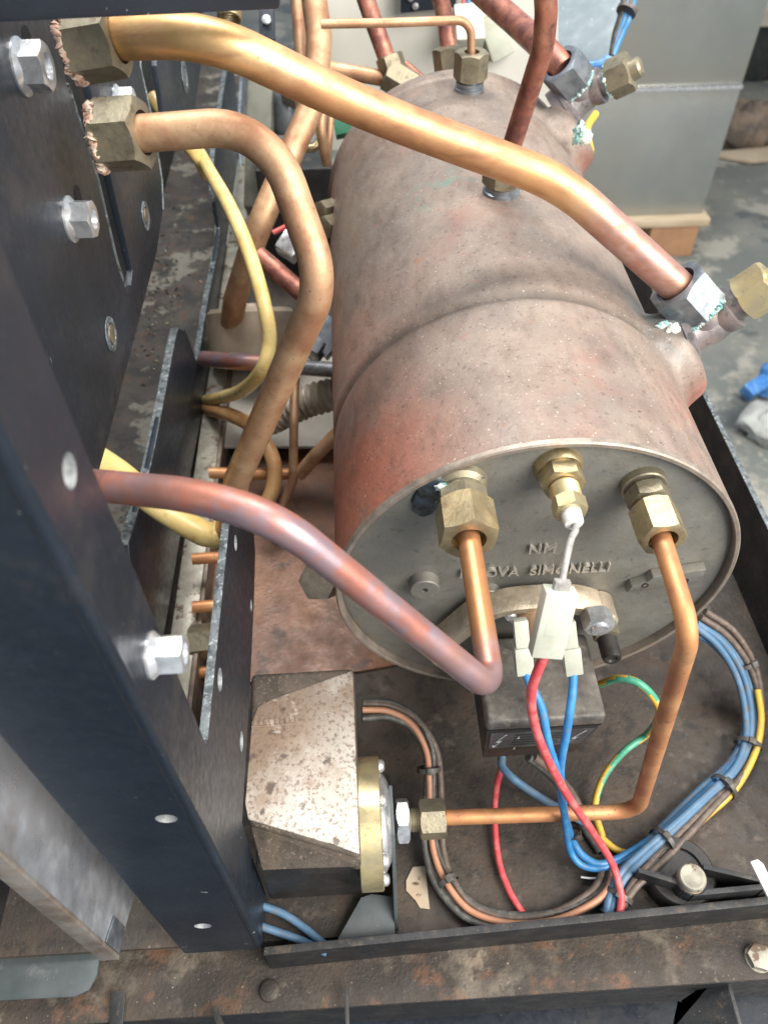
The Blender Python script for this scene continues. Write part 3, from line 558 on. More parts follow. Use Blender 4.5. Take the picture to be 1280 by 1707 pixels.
MB().hexa(Tc1 + an1 * .0105, an1, .0215, .0285, .0108, .006, spin=.28).build('union_nut', 'steel_dark', P1, 30)
crust(P1, 'verdigris_line', 'verdigris', Tc1 + an1 * .0112, an1, .0146, .0004, .0019)
crust(P1, 'pipe_dope', 'pink_crust', nb1 + nx1 * .0005, nx1, .0132, .0008, .0030, True)
# pipe 2
D2 = .0074
P2 = thing('copper_pipe', 'copper pipe curving down from the lower group nut beside the boiler', 'pipe', A(500, 560, d=.364))
MB().tube(fillet([A(190, 226, d=.333), A(445, 207, d=.325), A(540, 470, d=.338), A(395, 800, d=.445), A(385, 850, d=.46), A(375, 905, d=.48)], [.034, .03, .02, .02]), D2, 28, wob=.006).build('tube', 'copper_dull', P2, 70)
nut(P2, A(168, 227, d=.336), A(232, 222, d=.333) - A(168, 227, d=.336), .0200, .0255, .0088, 'brass_dull', .18)
crust(P2, 'pipe_dope', 'pink_crust', A(166, 227, d=.336), (1, 0, 0), .0126, .0008, .0028, True)
# ================================================================== FITTINGS ON TOP OF THE BOILER
tb = A(782, 148, z=.1005)
ta = thing('capillary_pipe', 'thin copper tube bent into the hex nut on the boiler rear top', 'pipe', tb)
MB().lathe(tb + V((0, 0, -.003)), (0, 0, 1), [(0, .0105), (.0045, .0105), (.005, .009), (.0065, .009), (.0065, .0098), (.0085, .0098), (.0085, .0085), (.011, .0085)], 32).build('collar', 'steel_dark', ta, 30)
MB().hexa(tb + V((0, 0, .0065)), (0, 0, 1), .0175, .0205, .0052, .005, spin=.2).build('union_nut', 'brass_dull', ta, 30)
ct = tb + V((0, 0, .043))
MB().tube(fillet([tb + V((0, 0, .018)), A(785, 33, y=tb.y + .001), A(650, 38, y=tb.y - .005), A(535, 40, y=tb.y - .008)], [.011, .1]), .0028, 16).build('tube', 'copper_dull', ta, 70)
tm = A(835, 318, z=.1005)
td = thing('copper_pipe', 'reddish copper pipe rising steeply from the middle top of the boiler', 'pipe', tm)
MB().lathe(tm + V((0, 0, -.003)), (0, 0, 1), [(0, .0110), (.004, .0108), (.0048, .0095), (.007, .0095)], 32).build('collar', 'steel_dark', td, 30)
MB().hexa(tm + V((0, 0, .0045)), (0, 0, 1), .015, .0205, .0068, .005).build('union_nut', 'brass_dull', td, 30)
u1 = A(850, 240, y=tm.y + .004); 
MB().tube(fillet([tm + V((0, 0, .012)), A(838, 290, y=tm.y + .003), A(905, 80, d=.385), A(910, 20, d=.37), A(905, -70, d=.35)], [.02, .05, .04]), .0054, 22, wob=.01).build('tube', 'copper_red', td, 70)
# pipe into the rear tee
pz = thing('copper_pipe', 'dull red copper pipe entering the far tee fitting from above', 'pipe', n2)
MB().tube(fillet([n2 - an2 * .012, A(910, 84, d=.56), A(850, 30, d=.60), A(770, -40, d=.64)], .06), .0092, 24, wob=.008).build('tube', 'copper_red', pz, 70)
MB().hexa(Tc2 + an2 * .0105, an2, .0215, .0270, .0100, .006, spin=.28).build('union_nut', 'steel_dark', pz, 30)
crust(pz, 'verdigris_line', 'verdigris', Tc2 + an2 * .0112, an2, .0139, .0004, .0021)
crust(t2, 'verdigris_line', 'verdigris', Tc2 + ac2 * .0195, ac2, .0116, .0002, .0014)
# ================================================================== PIPES BEHIND THE BOILER (upper left)
def cpipe(pts, r, mat, lab, fr_=.03, name='copper_pipe', nuts=()):
    return tag(MB().tube(fillet(pts, fr_), r, 18, wob=.008).build(name, mat, None, 70), lab, 'pipe')
cpipe([A(520, -30, d=.60), A(532, 60, d=.60), A(527, 160, d=.60), A(430, 380, d=.60), A(392, 500, d=.66), A(378, 590, d=.74)], .0098, 'copper_dull', 'vertical copper pipe behind, bending left under the gold pipe', .05)
cpipe([A(494, -30, d=.63), A(500, 40, d=.63), A(508, 150, d=.63), A(500, 230, d=.64)], .0060, 'copper_dull', 'slim copper pipe left of the vertical pipe at the top', .05)
cpipe([A(538, 180, d=.63), A(534, 215, d=.63), A(546, 275, d=.65)], .0042, 'copper_dull', 'short thin copper tube hanging below the gold pipe near the boiler rear', .02)
cpipe([A(553, 175, d=.66), A(549, 230, d=.66), A(545, 275, d=.67)], .0030, 'copper_dull', 'thinnest pale copper tube beside the boiler rear edge', .02)
eb = thing('elbow_fitting', 'brass elbow fitting behind the boiler with two copper pipes', 'fitting', A(660, 130, d=.66))
MB().hexa(A(690, 150, d=.66), A(637, 118, d=.655) - A(690, 150, d=.66), .026, .024, spin=.2).hexa(A(662, 140, d=.66), A(650, 100, d=.652) - A(662, 140, d=.66), .022, .020).build('body', 'brass_dull', eb, 30)
MB().tube(fillet([A(590, -60, d=.64), A(617, 20, d=.645), A(652, 118, d=.655)], .1), .0075, 18, wob=.01).build('tube', 'copper_red', eb, 70)
MB().tube([A(545, 115, d=.66), A(590, 122, d=.66), A(640, 131, d=.66)], .0062, 16).build('tube', 'copper_dull', eb, 70)
MB().tube(fillet([A(675, 108, d=.68), A(700, 130, d=.68), A(720, 150, d=.68)], .03), .004, 12).build('tube', 'copper_red', eb, 70)
en = thing('copper_pipe', 'copper pipe with brass nut standing behind the hex nut on the boiler', 'pipe', A(748, 110, d=.68))
MB().tube(fillet([A(722, -50, d=.66), A(742, 30, d=.67), A(750, 100, d=.68)], .1), .0072, 16, wob=.01).build('tube', 'copper_red', en, 70)
MB().hexa(A(748, 122, d=.68), A(744, 86, d=.67) - A(748, 122, d=.68), .020, .021).build('union_nut', 'brass_dull', en, 30)
# plug block with coloured wires
pg = thing('plug_block', 'cream plug block with small coloured wires behind the boiler', 'connector', A(785, 60, d=.72))
MB().bar(A(778, 15, d=.72), A(783, 75, d=.72), .026, .018).build('body', 'nylon', pg, 30, bevel=.002)
for u, mt_ in ((772, 'red_wire'), (780, 'blue_wire'), (792, 'yellow_wire')):
    MB().tube([A(u, 14, d=.715), A(u + 1, -5, d=.71), A(u + 2, -30, d=.71)], .0022, 8).build('wire', mt_, pg, 60)
pg2 = tag(MB().bar(A(815, 25, d=.74), A(838, 95, d=.76), .024, .02).build('plug_block', 'nylon', None, 30, bevel=.003), 'second pale plug block right of the one with coloured wires', 'connector')
# pale appliance panel, dark box behind
tag(MB().prism([A(545, 50, y=.60), A(545, 250, y=.60), A(930, 250, y=.60), A(930, -60, y=.60), A(545, -60, y=.60)], (0, .01, 0)).build('white_panel', 'white_panel', None, 30), 'off-white sheet panel standing behind the boiler', 'panel')
dk = thing('dark_bracket', 'black bracket with screws at the top edge behind the thin tube', 'bracket', A(700, 10, y=.585))
MB().prism([A(668, -40, y=.585), A(668, 22, y=.585), A(760, 12, y=.585), A(760, -40, y=.585)], (0, .003, 0)).build('plate', 'black_paint', dk, 30)
for u, v in ((692, 10), (684, -4)): MB().lathe(A(u, v, y=.585), (0, -1, 0), [(0, .003), (.002, .0028), (.0026, .001)], 16).build('screw', 'zinc', dk, 30)
# translucent grey container and blue cap near the far tee
ct_ = thing('plastic_container', 'pale blue grey plastic container behind the far tee fitting', 'container', A(980, 60, d=.75))
MB().prism([A(890, -60, d=.80), A(905, 60, d=.80), A(935, 108, d=.78), A(1008, 104, d=.76), A(1030, 70, d=.76), A(1045, -60, d=.78)], ROT @ V((0, .02, -.10))).build('body', 'container_grey', ct_, 30, bevel=.004)
MB().tube([A(965, 112, d=.755), A(1000, 107, d=.75), A(1018, 96, d=.75)], .004, 10).build('base_edge', 'blue_plastic', ct_, 60)
MB().bar(A(925, 158, d=.575), A(935, 168, d=.575), .009, .008).build('blue_clip', 'blue_plastic', ct_, 30, bevel=.001)
wb = thing('wire_bundle', 'blue and dark wires tied together at the upper right', 'wires', A(1035, 40, d=.66))
for k, (du, mt_) in enumerate(((-6, 'dark_wire'), (0, 'blue_wire'), (5, 'brown_wire'), (9, 'blue_wire'))):
    MB().tube(spline([A(1052 + du, -40, d=.66 + .004 * (k % 2)), A(1042 + du * .9, 20, d=.66), A(1030 + du * .6, 55, d=.665), A(1020, 92, d=.67)], 8), .0032, 8).build('wire', mt_, wb, 60)
MB().lathe(A(1046, 14, d=.657), A(1040, 26, d=.657) - A(1046, 14, d=.657), [(0, .0085), (.004, .0085)], 16).build('cable_tie', 'tie_plastic', wb, 30)
tag(MB().tube(spline([A(984, 255, d=.60), A(978, 215, d=.61), A(992, 190, d=.62)], 6), .003, 10).build('yellow_wire', 'yellow_wire', None, 60), 'short yellow wire showing beside the far tee fitting', 'wire')
# ================================================================== LEFT: GROUP MOUNTING PLATES, POST, RAILS
def ppoly(pts, x): return [A(u, v, x=x) for u, v in pts]
XP = -.213
gp = thing('mounting_plate', 'near dark blue-black group mounting plate with long slot and bolts', 'plate', A(150, 700, x=XP))
out = [(-150, -150), (60, -150), (84, 0), (112, 140), (163, 300), (193, 430), (208, 478), (219, 476), (222, 450), (205, 380), (172, 240), (150, 140), (142, 60), (165, -40), (232, -40), (234, 110), (256, 210), (270, 300), (272, 350), (262, 420), (240, 505), (182, 728), (150, 840), (60, 1000), (-150, 1000)]
MB().prism(ppoly(out, XP), (-.004, 0, 0)).build('sheet', 'black_paint', gp, 30, bevel=.0005)
edge = [(112, 140), (163, 300), (193, 430), (208, 478)]
MB().tube([A(u, v, x=XP - .001) for u, v in edge], .0012, 8).build('worn_edge', 'plate_edge', gp, 60)
MB().tube([A(u, v, x=XP - .001) for u, v in ((232, 0), (234, 110), (256, 210), (270, 300), (272, 350))], .0009, 8).build('worn_edge', 'plate_edge', gp, 60)
for u, v, r in ((243, 360, .0060), (185, 557, .0062)):
    p = A(u, v, x=XP + .0002); h = MB().lathe(p, (1, 0, 0), [(0, r * 1.5), (.0006, r * 1.45), (.0008, r), (-.0012, r * .9)], 28, (False, True)).build('hole', 'plate_edge', gp, 30)
    MB().lathe(p + V((.0003, 0, 0)), (1, 0, 0), [(0, r * .8), (.0006, r * .78)], 20).build('hole_core', 'brass_dull', h, 30)
gp2 = thing('mounting_plate', 'farther dark blue group mounting plate behind the gold pipe', 'plate', A(290, 215, x=XP))
MB().prism(ppoly([(262, 40), (335, 30), (338, 90), (326, 180), (300, 240), (278, 215), (262, 110)], XP), (-.004, 0, 0)).build('sheet', 'black_paint', gp2, 30, bevel=.0005)
MB().lathe(A(308, 128, x=XP + .0003), (1, 0, 0), [(0, .012), (.0006, .0115), (.0008, .008), (-.001, .007)], 24).build('hole', 'plate_edge', gp2, 30)
# backing wall behind the plates
tag(MB().prism([V((-.30, -.20, -.165)), V((-.30, 1.2, -.165)), V((-.30, 1.2, .3)), V((-.30, -.2, .3))], (-.004, 0, 0)).build('outer_wall', 'black_rail', None, 30), 'dim outer metal wall behind the mounting plates', 'wall')
# shelf with coffee debris
shf = struct(MB().box((-.299, -.05, -.128), (-.222, 1.2, -.124)).build('side_shelf', 'debris_floor'))
m = MB(); random.seed(3)
for k in range(170):
    u = random.gauss(262, 26); v = random.gauss(500, 75); p = A(u, v, z=-.1232)
    if p.x > -.226 or p.x < -.297: continue
    s = random.uniform(.0007, .0022); a = random.random() * 6; d = V((math.cos(a), math.sin(a), random.uniform(-.2, .4))) * s; e = V((-math.sin(a), math.cos(a), .1)) * s * .4
    m.add([p - d - e, p + d - e, p + d + e, p - d + e, p + V((0, 0, s * .6))], [[0, 1, 4], [1, 2, 4], [2, 3, 4], [3, 0, 4], [3, 2, 1, 0]], random.choice([0, 0, 1, 1, 2]))
db = m.build('debris', 'rusty_ledge', None, 30, mats=['brass_dull', 'dark_hole']); db['kind'] = 'stuff'
# inner dark plate with wavy cut edge
XQ = -.221
ip = thing('side_plate', 'thin dark plate with notched worn upper edge above the pale rail', 'plate', A(300, 800, x=XQ))
outp = [(215, 900), (247, 791), (272, 670), (294, 556), (300, 549), (310, 551), (318, 572), (328, 602), (333, 598), (346, 500), (358, 440), (366, 380), (357, 320), (356, 270), (364, 210), (378, 118), (384, 111), (390, 116), (397, 180), (398, 260), (388, 330), (375, 430), (366, 520), (352, 610), (318, 790), (292, 950), (270, 1080), (225, 1080)]
MB().prism(ppoly(outp, XQ), (-.0035, 0, 0)).build('sheet', 'black_paint', ip, 30, bevel=.0004)
def edge_strip(pts, x, w, parent):
    m = MB(); P = [A(u, v, x=x) for u, v in pts]
    for a, b in zip(P[:-1], P[1:]):
        pass
    path = spline(P, 6)
    vs = []; fs = []
    for p in path: vs += [p + V((.0004, 0, .0003)), p + V((-w, 0, .0003))]
    # top strip with small thickness
    n = len(path); vs += [q - V((0, 0, .0012)) for q in vs]
    for i in range(n - 1):
        a = 2 * i; b = 2 * n + a
        fs += [[a, a + 1, a + 3, a + 2], [b + 2, b + 3, b + 1, b], [a + 2, b + 2, b, a], [a + 1, b + 1, b + 3, a + 3]]
    fs += [[0, 2 * n, 2 * n + 1, 1], [2 * n - 2, 2 * n - 1, 4 * n - 1, 4 * n - 2]]
    m.add(vs, fs).build('worn_edge', 'plate_edge', parent, 40)
edge_strip([(212, 908), (247, 791), (272, 670), (294, 556), (302, 549)], XQ, .0052, ip)
edge_strip([(330, 604), (346, 500), (358, 440), (366, 380), (357, 320), (356, 270), (364, 210), (378, 118), (384, 110)], XQ, .0045, ip)
sl = thing('steel_tab', 'small grey pointed steel tab beside the notched plate top', 'bracket', A(405, 260, x=-.215))
MB().prism(ppoly([(405, 118), (416, 120), (436, 150), (440, 250), (420, 330), (404, 300), (400, 200)], -.217), (-.004, 0, 0)).build('sheet', 'steel_dark', sl, 30, bevel=.0004)
# pale rail under it
zr = -.14
rl = thing('tray_rail', 'long pale stained metal rail running back along the left side', 'rail', A(340, 900, z=zr))
rp = [(418, 150), (398, 400), (360, 760), (338, 960), (316, 1110), (300, 1240)]
xr = A(360, 760, z=zr).x
MB().box((xr - .016, -.06, zr - .003), (xr + .001, .95, zr)).build('flange', 'rail_pale', rl, 30, bevel=.0006)
MB().box((xr + .0012, -.06, zr - .024), (xr + .0045, .95, zr + .0008)).build('lip', 'rail_brown', rl, 30, bevel=.0006)
# the post (corner profile) in front
XC = -.150
yc = A(285, 1277, x=XC).y; ye = -.0925
post = thing('frame_post', 'black powder coated corner post in the left foreground', 'post', (XC, yc, -.165))
zt_ = .42
zV = A(345, 1240, x=XC).z
arm_far = A(385, 880, x=XC); arm_top = A(345, 1240, x=XC)
side = [V((XC, yc, -.163)), V((XC, yc, zt_)), V((XC, ye, zt_)), V((XC, ye, zV)), V((XC, A(388, 872, z=zV).y, zV)), V((XC, A(422, 872, x=XC).y, A(422, 872, x=XC).z))]
for u, v in ((426, 920), (424, 1000), (418, 1130), (410, 1270), (404, 1370), (425, 1440), (444, 1490)): side.append(A(u, v, x=XC))
side.append(V((XC, A(445, 1510, x=XC).y, -.163)))
sf = MB().prism(side, (-.0032, 0, 0)).build('side_face', 'black_paint', post, 30, bevel=.0006)
punch(sf, [(A(u, v, x=XC), (1, 0, 0), r) for u, v, r in ((117, 785, .0042), (367, 1133, .0052), (393, 905, .0042), (419, 1010, .0036), (403, 1236, .0050))])
xl = A(222, 1488, y=yc).x
MB().box((xl, yc - .0002, -.1632), (XC - .0035, yc + .003, zt_)).build('front_face', 'black_paint', post, 30, bevel=.0008)
punch(bpy.data.objects['front_face'], [(A(u, v, y=yc), (0, 1, 0), r) for u, v, r in ((278, 1364, .0040), (339, 1543, .0044))])
MB().lathe((XC - .0020, yc + .0018, -.163), (0, 0, 1), [(0, .0026), (.58, .0026)], 20).build('corner', 'black_paint', post, 50)
ea = [V((XC, ye, zV)), V((XC, A(388, 872, z=zV).y, zV))]
MB().box((XC - .0034, ye + .002, zV - .0006), (XC + .0003, ea[1].y, zV + .0006)).build('worn_edge', 'plate_edge', post, 30, bevel=.0003)
MB().box((XC - .012, yc + .006, -.160), (XC - .010, ye - .004, zt_)).build('inner_web', 'hole_bright', post, 30)
MB().box((xl + .02, yc + .010, -.160), (XC - .014, yc + .012, zt_)).build('inner_web', 'hole_bright', post, 30)
def hexbolt(u, v, x, af, L, fl, lab, d=(1, 0, 0)):
    p = A(u, v, x=x); t = thing('flange_bolt', lab, 'bolt', p, 'zinc flange bolts on the left frame')
    MB().lathe(p, d, [(0, fl), (.0008, fl), (.0022, af * .56), (.003, af * .5)], 36).build('flange', 'zinc', t, 35)
    MB().hexa(p + V(d) * .0018, d, L, af, af * .30, .0015, spin=random.random()).build('head', 'zinc', t, 30)
hexbolt(36, 112, XP, .0165, .009, .0108, 'zinc flange bolt at top left corner of the mounting plate')
hexbolt(118, 366, XP, .0155, .009, .0104, 'zinc flange bolt below the lower group nut')
hexbolt(196, 168, XP, .0120, .008, .0085, 'small zinc bolt half hidden above the lower group nut')
hexbolt(252, 1092, XC, .0108, .0085, .0073, 'bright zinc flange bolt on the foreground post')
for u, v, x in ((45, 62, XP), (130, 325, XP)):
    MB().lathe(A(u, v, x=x), (1, 0, 0), [(0, .0045), (.0004, .0043)], 20).build('slot_mark', 'dark_hole', gp, 30)
# dark bar at the top edge, close to the lens
tag(MB().bar(A(-150, -44, d=.23), A(450, -52, d=.30), .018, .022, side=(0, 1, 0)).build('frame_bar', 'black_paint', None, 30, bevel=.002), 'dark blurred frame bar along the top left edge', 'bar')
# stainless strip at the lower left
xs_ = -.208
sb = A(196, 1590, x=xs_)
ss = thing('stainless_channel', 'upright stainless channel with brown edge left of the post', 'channel', sb)
yk = A(225, 1490, x=xs_).y
MB().prism([V((xs_, sb.y, sb.z)), V((xs_, sb.y, .30)), V((xs_, yk, .30)), V((xs_, yk, A(222, 1515, x=xs_).z)), ], (-.0012, 0, 0)).build('web', 'stainless_blue', ss, 30)
MB().box((xs_ - .008, sb.y - .0022, sb.z - .002), (xs_ + .0008, sb.y - .0002, .30)).build('front_edge', 'stainless_edge', ss, 30, bevel=.0006)
MB().prism([V((xs_ + .0002, sb.y, sb.z)), V((xs_ + .0002, sb.y + .012, sb.z - .002)), V((xs_ + .0002, sb.y + .012, sb.z + .016)), V((xs_ + .0002, sb.y, sb.z + .022))], (.001, 0, 0)).build('folded_end', 'steel_dark', ss, 30, bevel=.0003)
# ================================================================== HOSES BETWEEN PLATE AND BOILER
def hose(pts, r, mat, lab, cat='hose', name='silicone_hose'):
    return tag(MB().tube(spline(pts, 10), r, 16).build(name, mat, None, 70), lab, cat)
hose([A(330, 250, d=.66), A(352, 290, d=.60), A(383, 345, d=.56), A(415, 420, d=.54), A(441, 510, d=.54), A(449, 570, d=.55), A(436, 618, d=.56), A(405, 650, d=.60), A(372, 662, d=.65), A(345, 668, d=.70)], .0052, 'yellow_hose', 'long yellow silicone hose curving beside the notched plate')
hose([A(255, 160, d=.60), A(285, 205, d=.60), A(330, 262, d=.62), A(345, 290, d=.64)], .0055, 'yellow_hose', 'yellow hose end showing behind the second copper pipe')
hose([A(345, 682, d=.70), A(385, 692, d=.64), A(425, 716, d=.61), A(455, 765, d=.60), A(456, 810, d=.60), A(440, 850, d=.60)], .0058, 'orange_hose', 'orange tinted hose curving down past the thick copper pipe')
hose([A(100, 728, d=.42), A(140, 752, d=.43), A(200, 790, d=.45), A(260, 840, d=.46), A(330, 884, d=.47), A(352, 892, d=.475)], .0078, 'yellow_hose', 'thick yellow hose running under the purplish pipe')
MB_ = MB().lathe(A(350, 889, d=.474), A(380, 896, d=.478) - A(350, 889, d=.474), [(0, .0082), (.003, .0088), (.006, .0082), (.022, .0078)], 24).build('hose_tail', 'yellow_hose', None, 40)
tag(MB_, 'ringed end of the thick yellow hose behind the arm plate', 'hose')
cpipe([A(492, 630, d=.58), A(490, 700, d=.58), A(489, 800, d=.60), A(470, 845, d=.61), A(450, 870, d=.62)], .0034, 'copper_dull', 'slim dull copper tube hanging vertically left of the boiler', .02)
cpipe([A(350, 788, d=.62), A(420, 790, d=.62), A(482, 790, d=.62)], .0046, 'copper_orange', 'short level copper tube below the orange hose', .03)
cpipe([A(500, 790, d=.60), A(530, 755, d=.58), A(570, 715, d=.57)], .0052, 'copper_dull', 'short slanting copper tube touching the left side of the boiler', .03)
cpipe([A(430, 425, d=.60), A(465, 455, d=.60), A(505, 490, d=.60)], .0072, 'copper_red', 'reddish slanting copper tube behind the second copper pipe', .03)
hose([A(383, 600, d=.64), A(450, 606, d=.64), A(500, 612, d=.63), A(570, 618, d=.62)], .0062, 'braid', 'grey braided hose passing behind the second copper pipe')
hose([A(340, 598, d=.67), A(395, 603, d=.632), A(445, 606, d=.625)], .0066, 'copper_purple', 'short purplish tube end beside the yellow hose', name='tube_end')
# corrugated hose
m = MB(); P = spline([A(430, 705, d=.63), A(465, 692, d=.62), A(510, 670, d=.61), A(565, 655, d=.60)], 24); rr = [.0110 + .0022 * math.sin(i * 1.35) for i in range(len(P))]
tag(m.tube(P, rr, 20).build('corrugated_hose', 'pale_hose', None, 80), 'ribbed beige corrugated hose left of the boiler', 'hose')
# pump, lower panel seen between
pm = thing('pump_body', 'dim round beige pump body below the yellow hose', 'pump', A(430, 540, z=-.15))
MB().lathe(A(420, 545, d=.72), (0, .6, .8), [(-.03, .040), (.012, .040), (.016, .036), (.016, .02), (.02, .018)], 36).build('housing', 'pump_beige', pm, 40)
tag(MB().prism([A(385, 560, z=-.15), A(590, 560, z=-.15), A(590, 748, z=-.15), A(372, 748, z=-.15)], (0, 0, .003)).build('lower_panel', 'mesh_panel', None, 30, bevel=.0006), 'pale sheet lying low between the rail and the boiler', 'panel')
vb = thing('valve_block', 'dark fitting half hidden between second pipe and boiler', 'fitting', A(540, 560, d=.58))
MB().bar(A(560, 540, d=.58), A(525, 580, d=.58), .024, .02).hexa(A(530, 570, d=.575), A(510, 600, d=.57) - A(530, 570, d=.575), .012, .016).build('body', 'steel_dark', vb, 30, bevel=.0012)
# brass plug on boiler's lower left
ph = thing('hex_plug', 'dark brass hex plug low on the left side of the boiler', 'plug', A(530, 970, d=.44))
MB().hexa(A(548, 962, d=.46), A(512, 975, d=.43) - A(548, 962, d=.46), .018, .020, spin=.2).build('head', 'cast_brass', ph, 30)
MB().lathe(A(575, 955, d=.475), A(548, 962, d=.46) - A(575, 955, d=.475), [(0, .0085), (.022, .0085)], 24).build('neck', 'brass_dull', ph, 30)
# little copper tubes under the arm plate
for i, (v, d_, lab) in enumerate(((930, .56, 'uppermost short copper tube between rail and arm plate'), (1010, .55, 'middle short copper tube between rail and arm plate'), (1120, .54, 'lowest short copper tube between rail and arm plate'))):
    cpipe([A(322, v + 2, d=d_), A(350, v, d=d_), A(395, v - 2, d=d_ + .005)], .0042, 'copper_orange', lab, .03)
tag(MB().hexa(A(318, 1072, d=.545), A(360, 1068, d=.545) - A(318, 1072, d=.545), .020, .022).build('hex_connector', 'brass_dull', None, 30), 'pale hex connector seen between rail and arm plate', 'fitting')
# coil spring and dark strut at the top
m = MB(); P = [];  c0_ = A(381, -30, d=.55); c1_ = A(383, 32, d=.55); ax = (c1_ - c0_); fa, fb, fc = frame(ax)
for i in range(260): P.append(c0_ + ax * (i / 260) + (fa * math.cos(i * .36) + fb * math.sin(i * .36)) * .0075)
tag(m.tube(P, .0011, 6).build('coil_spring', 'brass', None, 60), 'brass coil spring at the top left edge', 'spring')
ds = thing('dark_strut', 'narrow black strut with one screw left of the vertical pipes', 'strut', A(445, 60, d=.70))
MB().prism([A(432, -40, d=.70), A(432, 60, d=.70), A(458, 66, d=.70), A(455, -40, d=.70)], ROT @ V((0, 0, -.006))).build('plate', 'black_paint', ds, 30, bevel=.0006)
MB().lathe(A(444, 34, d=.698), ROT @ V((0, 0, 1)), [(0, .0042), (.002, .004), (.003, .002)], 18).build('screw', 'zinc', ds, 30)
tk = thing('plastic_tank', 'olive translucent tank edge behind the notched plate', 'tank', A(432, 300, d=.80))
MB().prism([A(412, 120, d=.78), A(455, 135, d=.78), A(452, 240, d=.80), A(446, 345, d=.82), A(405, 345, d=.82)], ROT @ V((0, 0, -.03))).build('body', 'olive_plastic', tk, 30, bevel=.004)
MB().lathe(A(468, 150, d=.80), A(478, 215, d=.82) - A(468, 150, d=.80), [(0, .012), (.004, .014), (.035, .014), (.04, .012)], 20).build('neck', 'steel_dark', tk, 40)
tag(MB().bar(A(475, 150, d=.78), A(500, 162, d=.78), .018, .022).build('terminal_block', 'pump_beige', None, 30, bevel=.002), 'tan terminal block under the gold pipe', 'terminal block')
cpipe([A(505, 246, d=.68), A(525, 248, d=.68), A(535, 232, d=.68)], .0036, 'brass', 'short bent brass tube beside the boiler rear', .01)
wire('red_wire', [A(455, 388, d=.66), A(466, 383, d=.66), A(478, 377, d=.66)], .0022, 'red_wire', 'tiny red wire piece deep in the gap behind the second pipe')
for k, (u, v) in enumerate(((541, 345), (546, 375))):
    tag(MB().hexa(A(u + 12, v, d=.60), A(u - 10, v + 6, d=.59) - A(u + 12, v, d=.60), .014, .012 + .004 * k).build('hex_stub', 'brass_dull', None, 30), ('upper small hex stub on the left flank of the boiler', 'lower small hex stub on the left flank of the boiler')[k], 'fitting')
# dim machinery behind: box and pcb
tag(MB().box((-.175, .54, -.16), (-.10, .60, -.04)).build('control_box', 'black_rail', None, 30, bevel=.002), 'dark control box in the gap behind the left pipes', 'box')
tag(MB().prism([A(552, 178, d=.72), A(600, 160, d=.72), A(610, 215, d=.72), A(560, 225, d=.72)], ROT @ V((0, 0, -.01))).build('circuit_board', 'pcb_green', None, 30, bevel=.0005), 'green circuit board glimpse beside the boiler rear', 'circuit board')
tag(MB().bar(A(470, 400, d=.68), A(500, 420, d=.68), .02, .02).build('small_fitting', 'zinc', None, 30, bevel=.002), 'small shiny metal fitting behind the second copper pipe', 'fitting')
# ================================================================== RIGHT + FRONT FRAME RAILS
zr_ = -.10; xr_ = A(1204, 727, z=zr_).x
rr_ = thing('side_rail', 'black upright side rail of the machine base on the right', 'rail', (xr_, .1, ZT))
MB().box((xr_, -.118, ZT - .02), (xr_ + .003, .50, zr_)).build('web', 'black_rail', rr_, 30, bevel=.0004)
MB().box((xr_ - .0004, -.118, zr_), (xr_ + .0036, .50, zr_ + .001)).build('worn_edge', 'plate_edge', rr_, 30, bevel=.0003)
za = -.149
fa0 = A(440, 1592, z=za); fa1 = A(1290, 1506, z=za)
fd = (fa1 - fa0).normalized()
def onr(s): return fa0 + fd * s
f0_ = fa0 - fd * .0; f1_ = fa1 + fd * .1
fr_ = thing('front_rail', 'black front rail of the base with dirt covered ledge', 'rail', onr(.12) - V((0, 0, .04)))
zl_ = -.183
MB().prism([f0_, f1_, f1_ + V((0, .003, 0)), f0_ + V((0, .003, 0))], (0, 0, zl_ - za)).build('web', 'black_rail', fr_, 30, bevel=.0004)
MB().prism([f0_ + V((0, -.0004, .0002)), f1_ + V((0, -.0004, .0002)), f1_ + V((0, .0036, .0002)), f0_ + V((0, .0036, .0002))], (0, 0, .0008)).build('worn_edge', 'black_rail', fr_, 30, bevel=.0003)
l0 = V((-.40, f0_.y, zl_)); 
ln = A(840, 1661, z=zl_); ln2 = A(1280, 1632, z=zl_); ed_ = (ln2 - ln).normalized()
n0 = ln - ed_ * .35; n1_ = ln + ed_ * .28
b0_ = f0_ + V((0, .03, 0)) - fd * .30; b1_ = f1_ + V((0, .0025, 0))
MB().prism([V((n0.x, n0.y, zl_)), V((n1_.x, n1_.y, zl_)), V((b1_.x, b1_.y, zl_)), V((b0_.x, b0_.y, zl_))], (0, 0, -.003)).build('ledge', 'rusty_ledge', fr_, 30, bevel=.0005)
MB().prism([V((n0.x, n0.y - .0002, zl_ - .0015)), V((n1_.x, n1_.y - .0002, zl_ - .0015)), V((n1_.x, n1_.y + .002, zl_ - .0015)), V((n0.x, n0.y + .002, zl_ - .0015))], (0, 0, -.05)).build('apron', 'black_rail', fr_, 30)
tag(MB().box((-.60, -.60, -.262), (.60, -.140, -.255)).build('drip_floor', 'black_paint', None, 30), 'dark lower pan below the front ledge', 'pan')
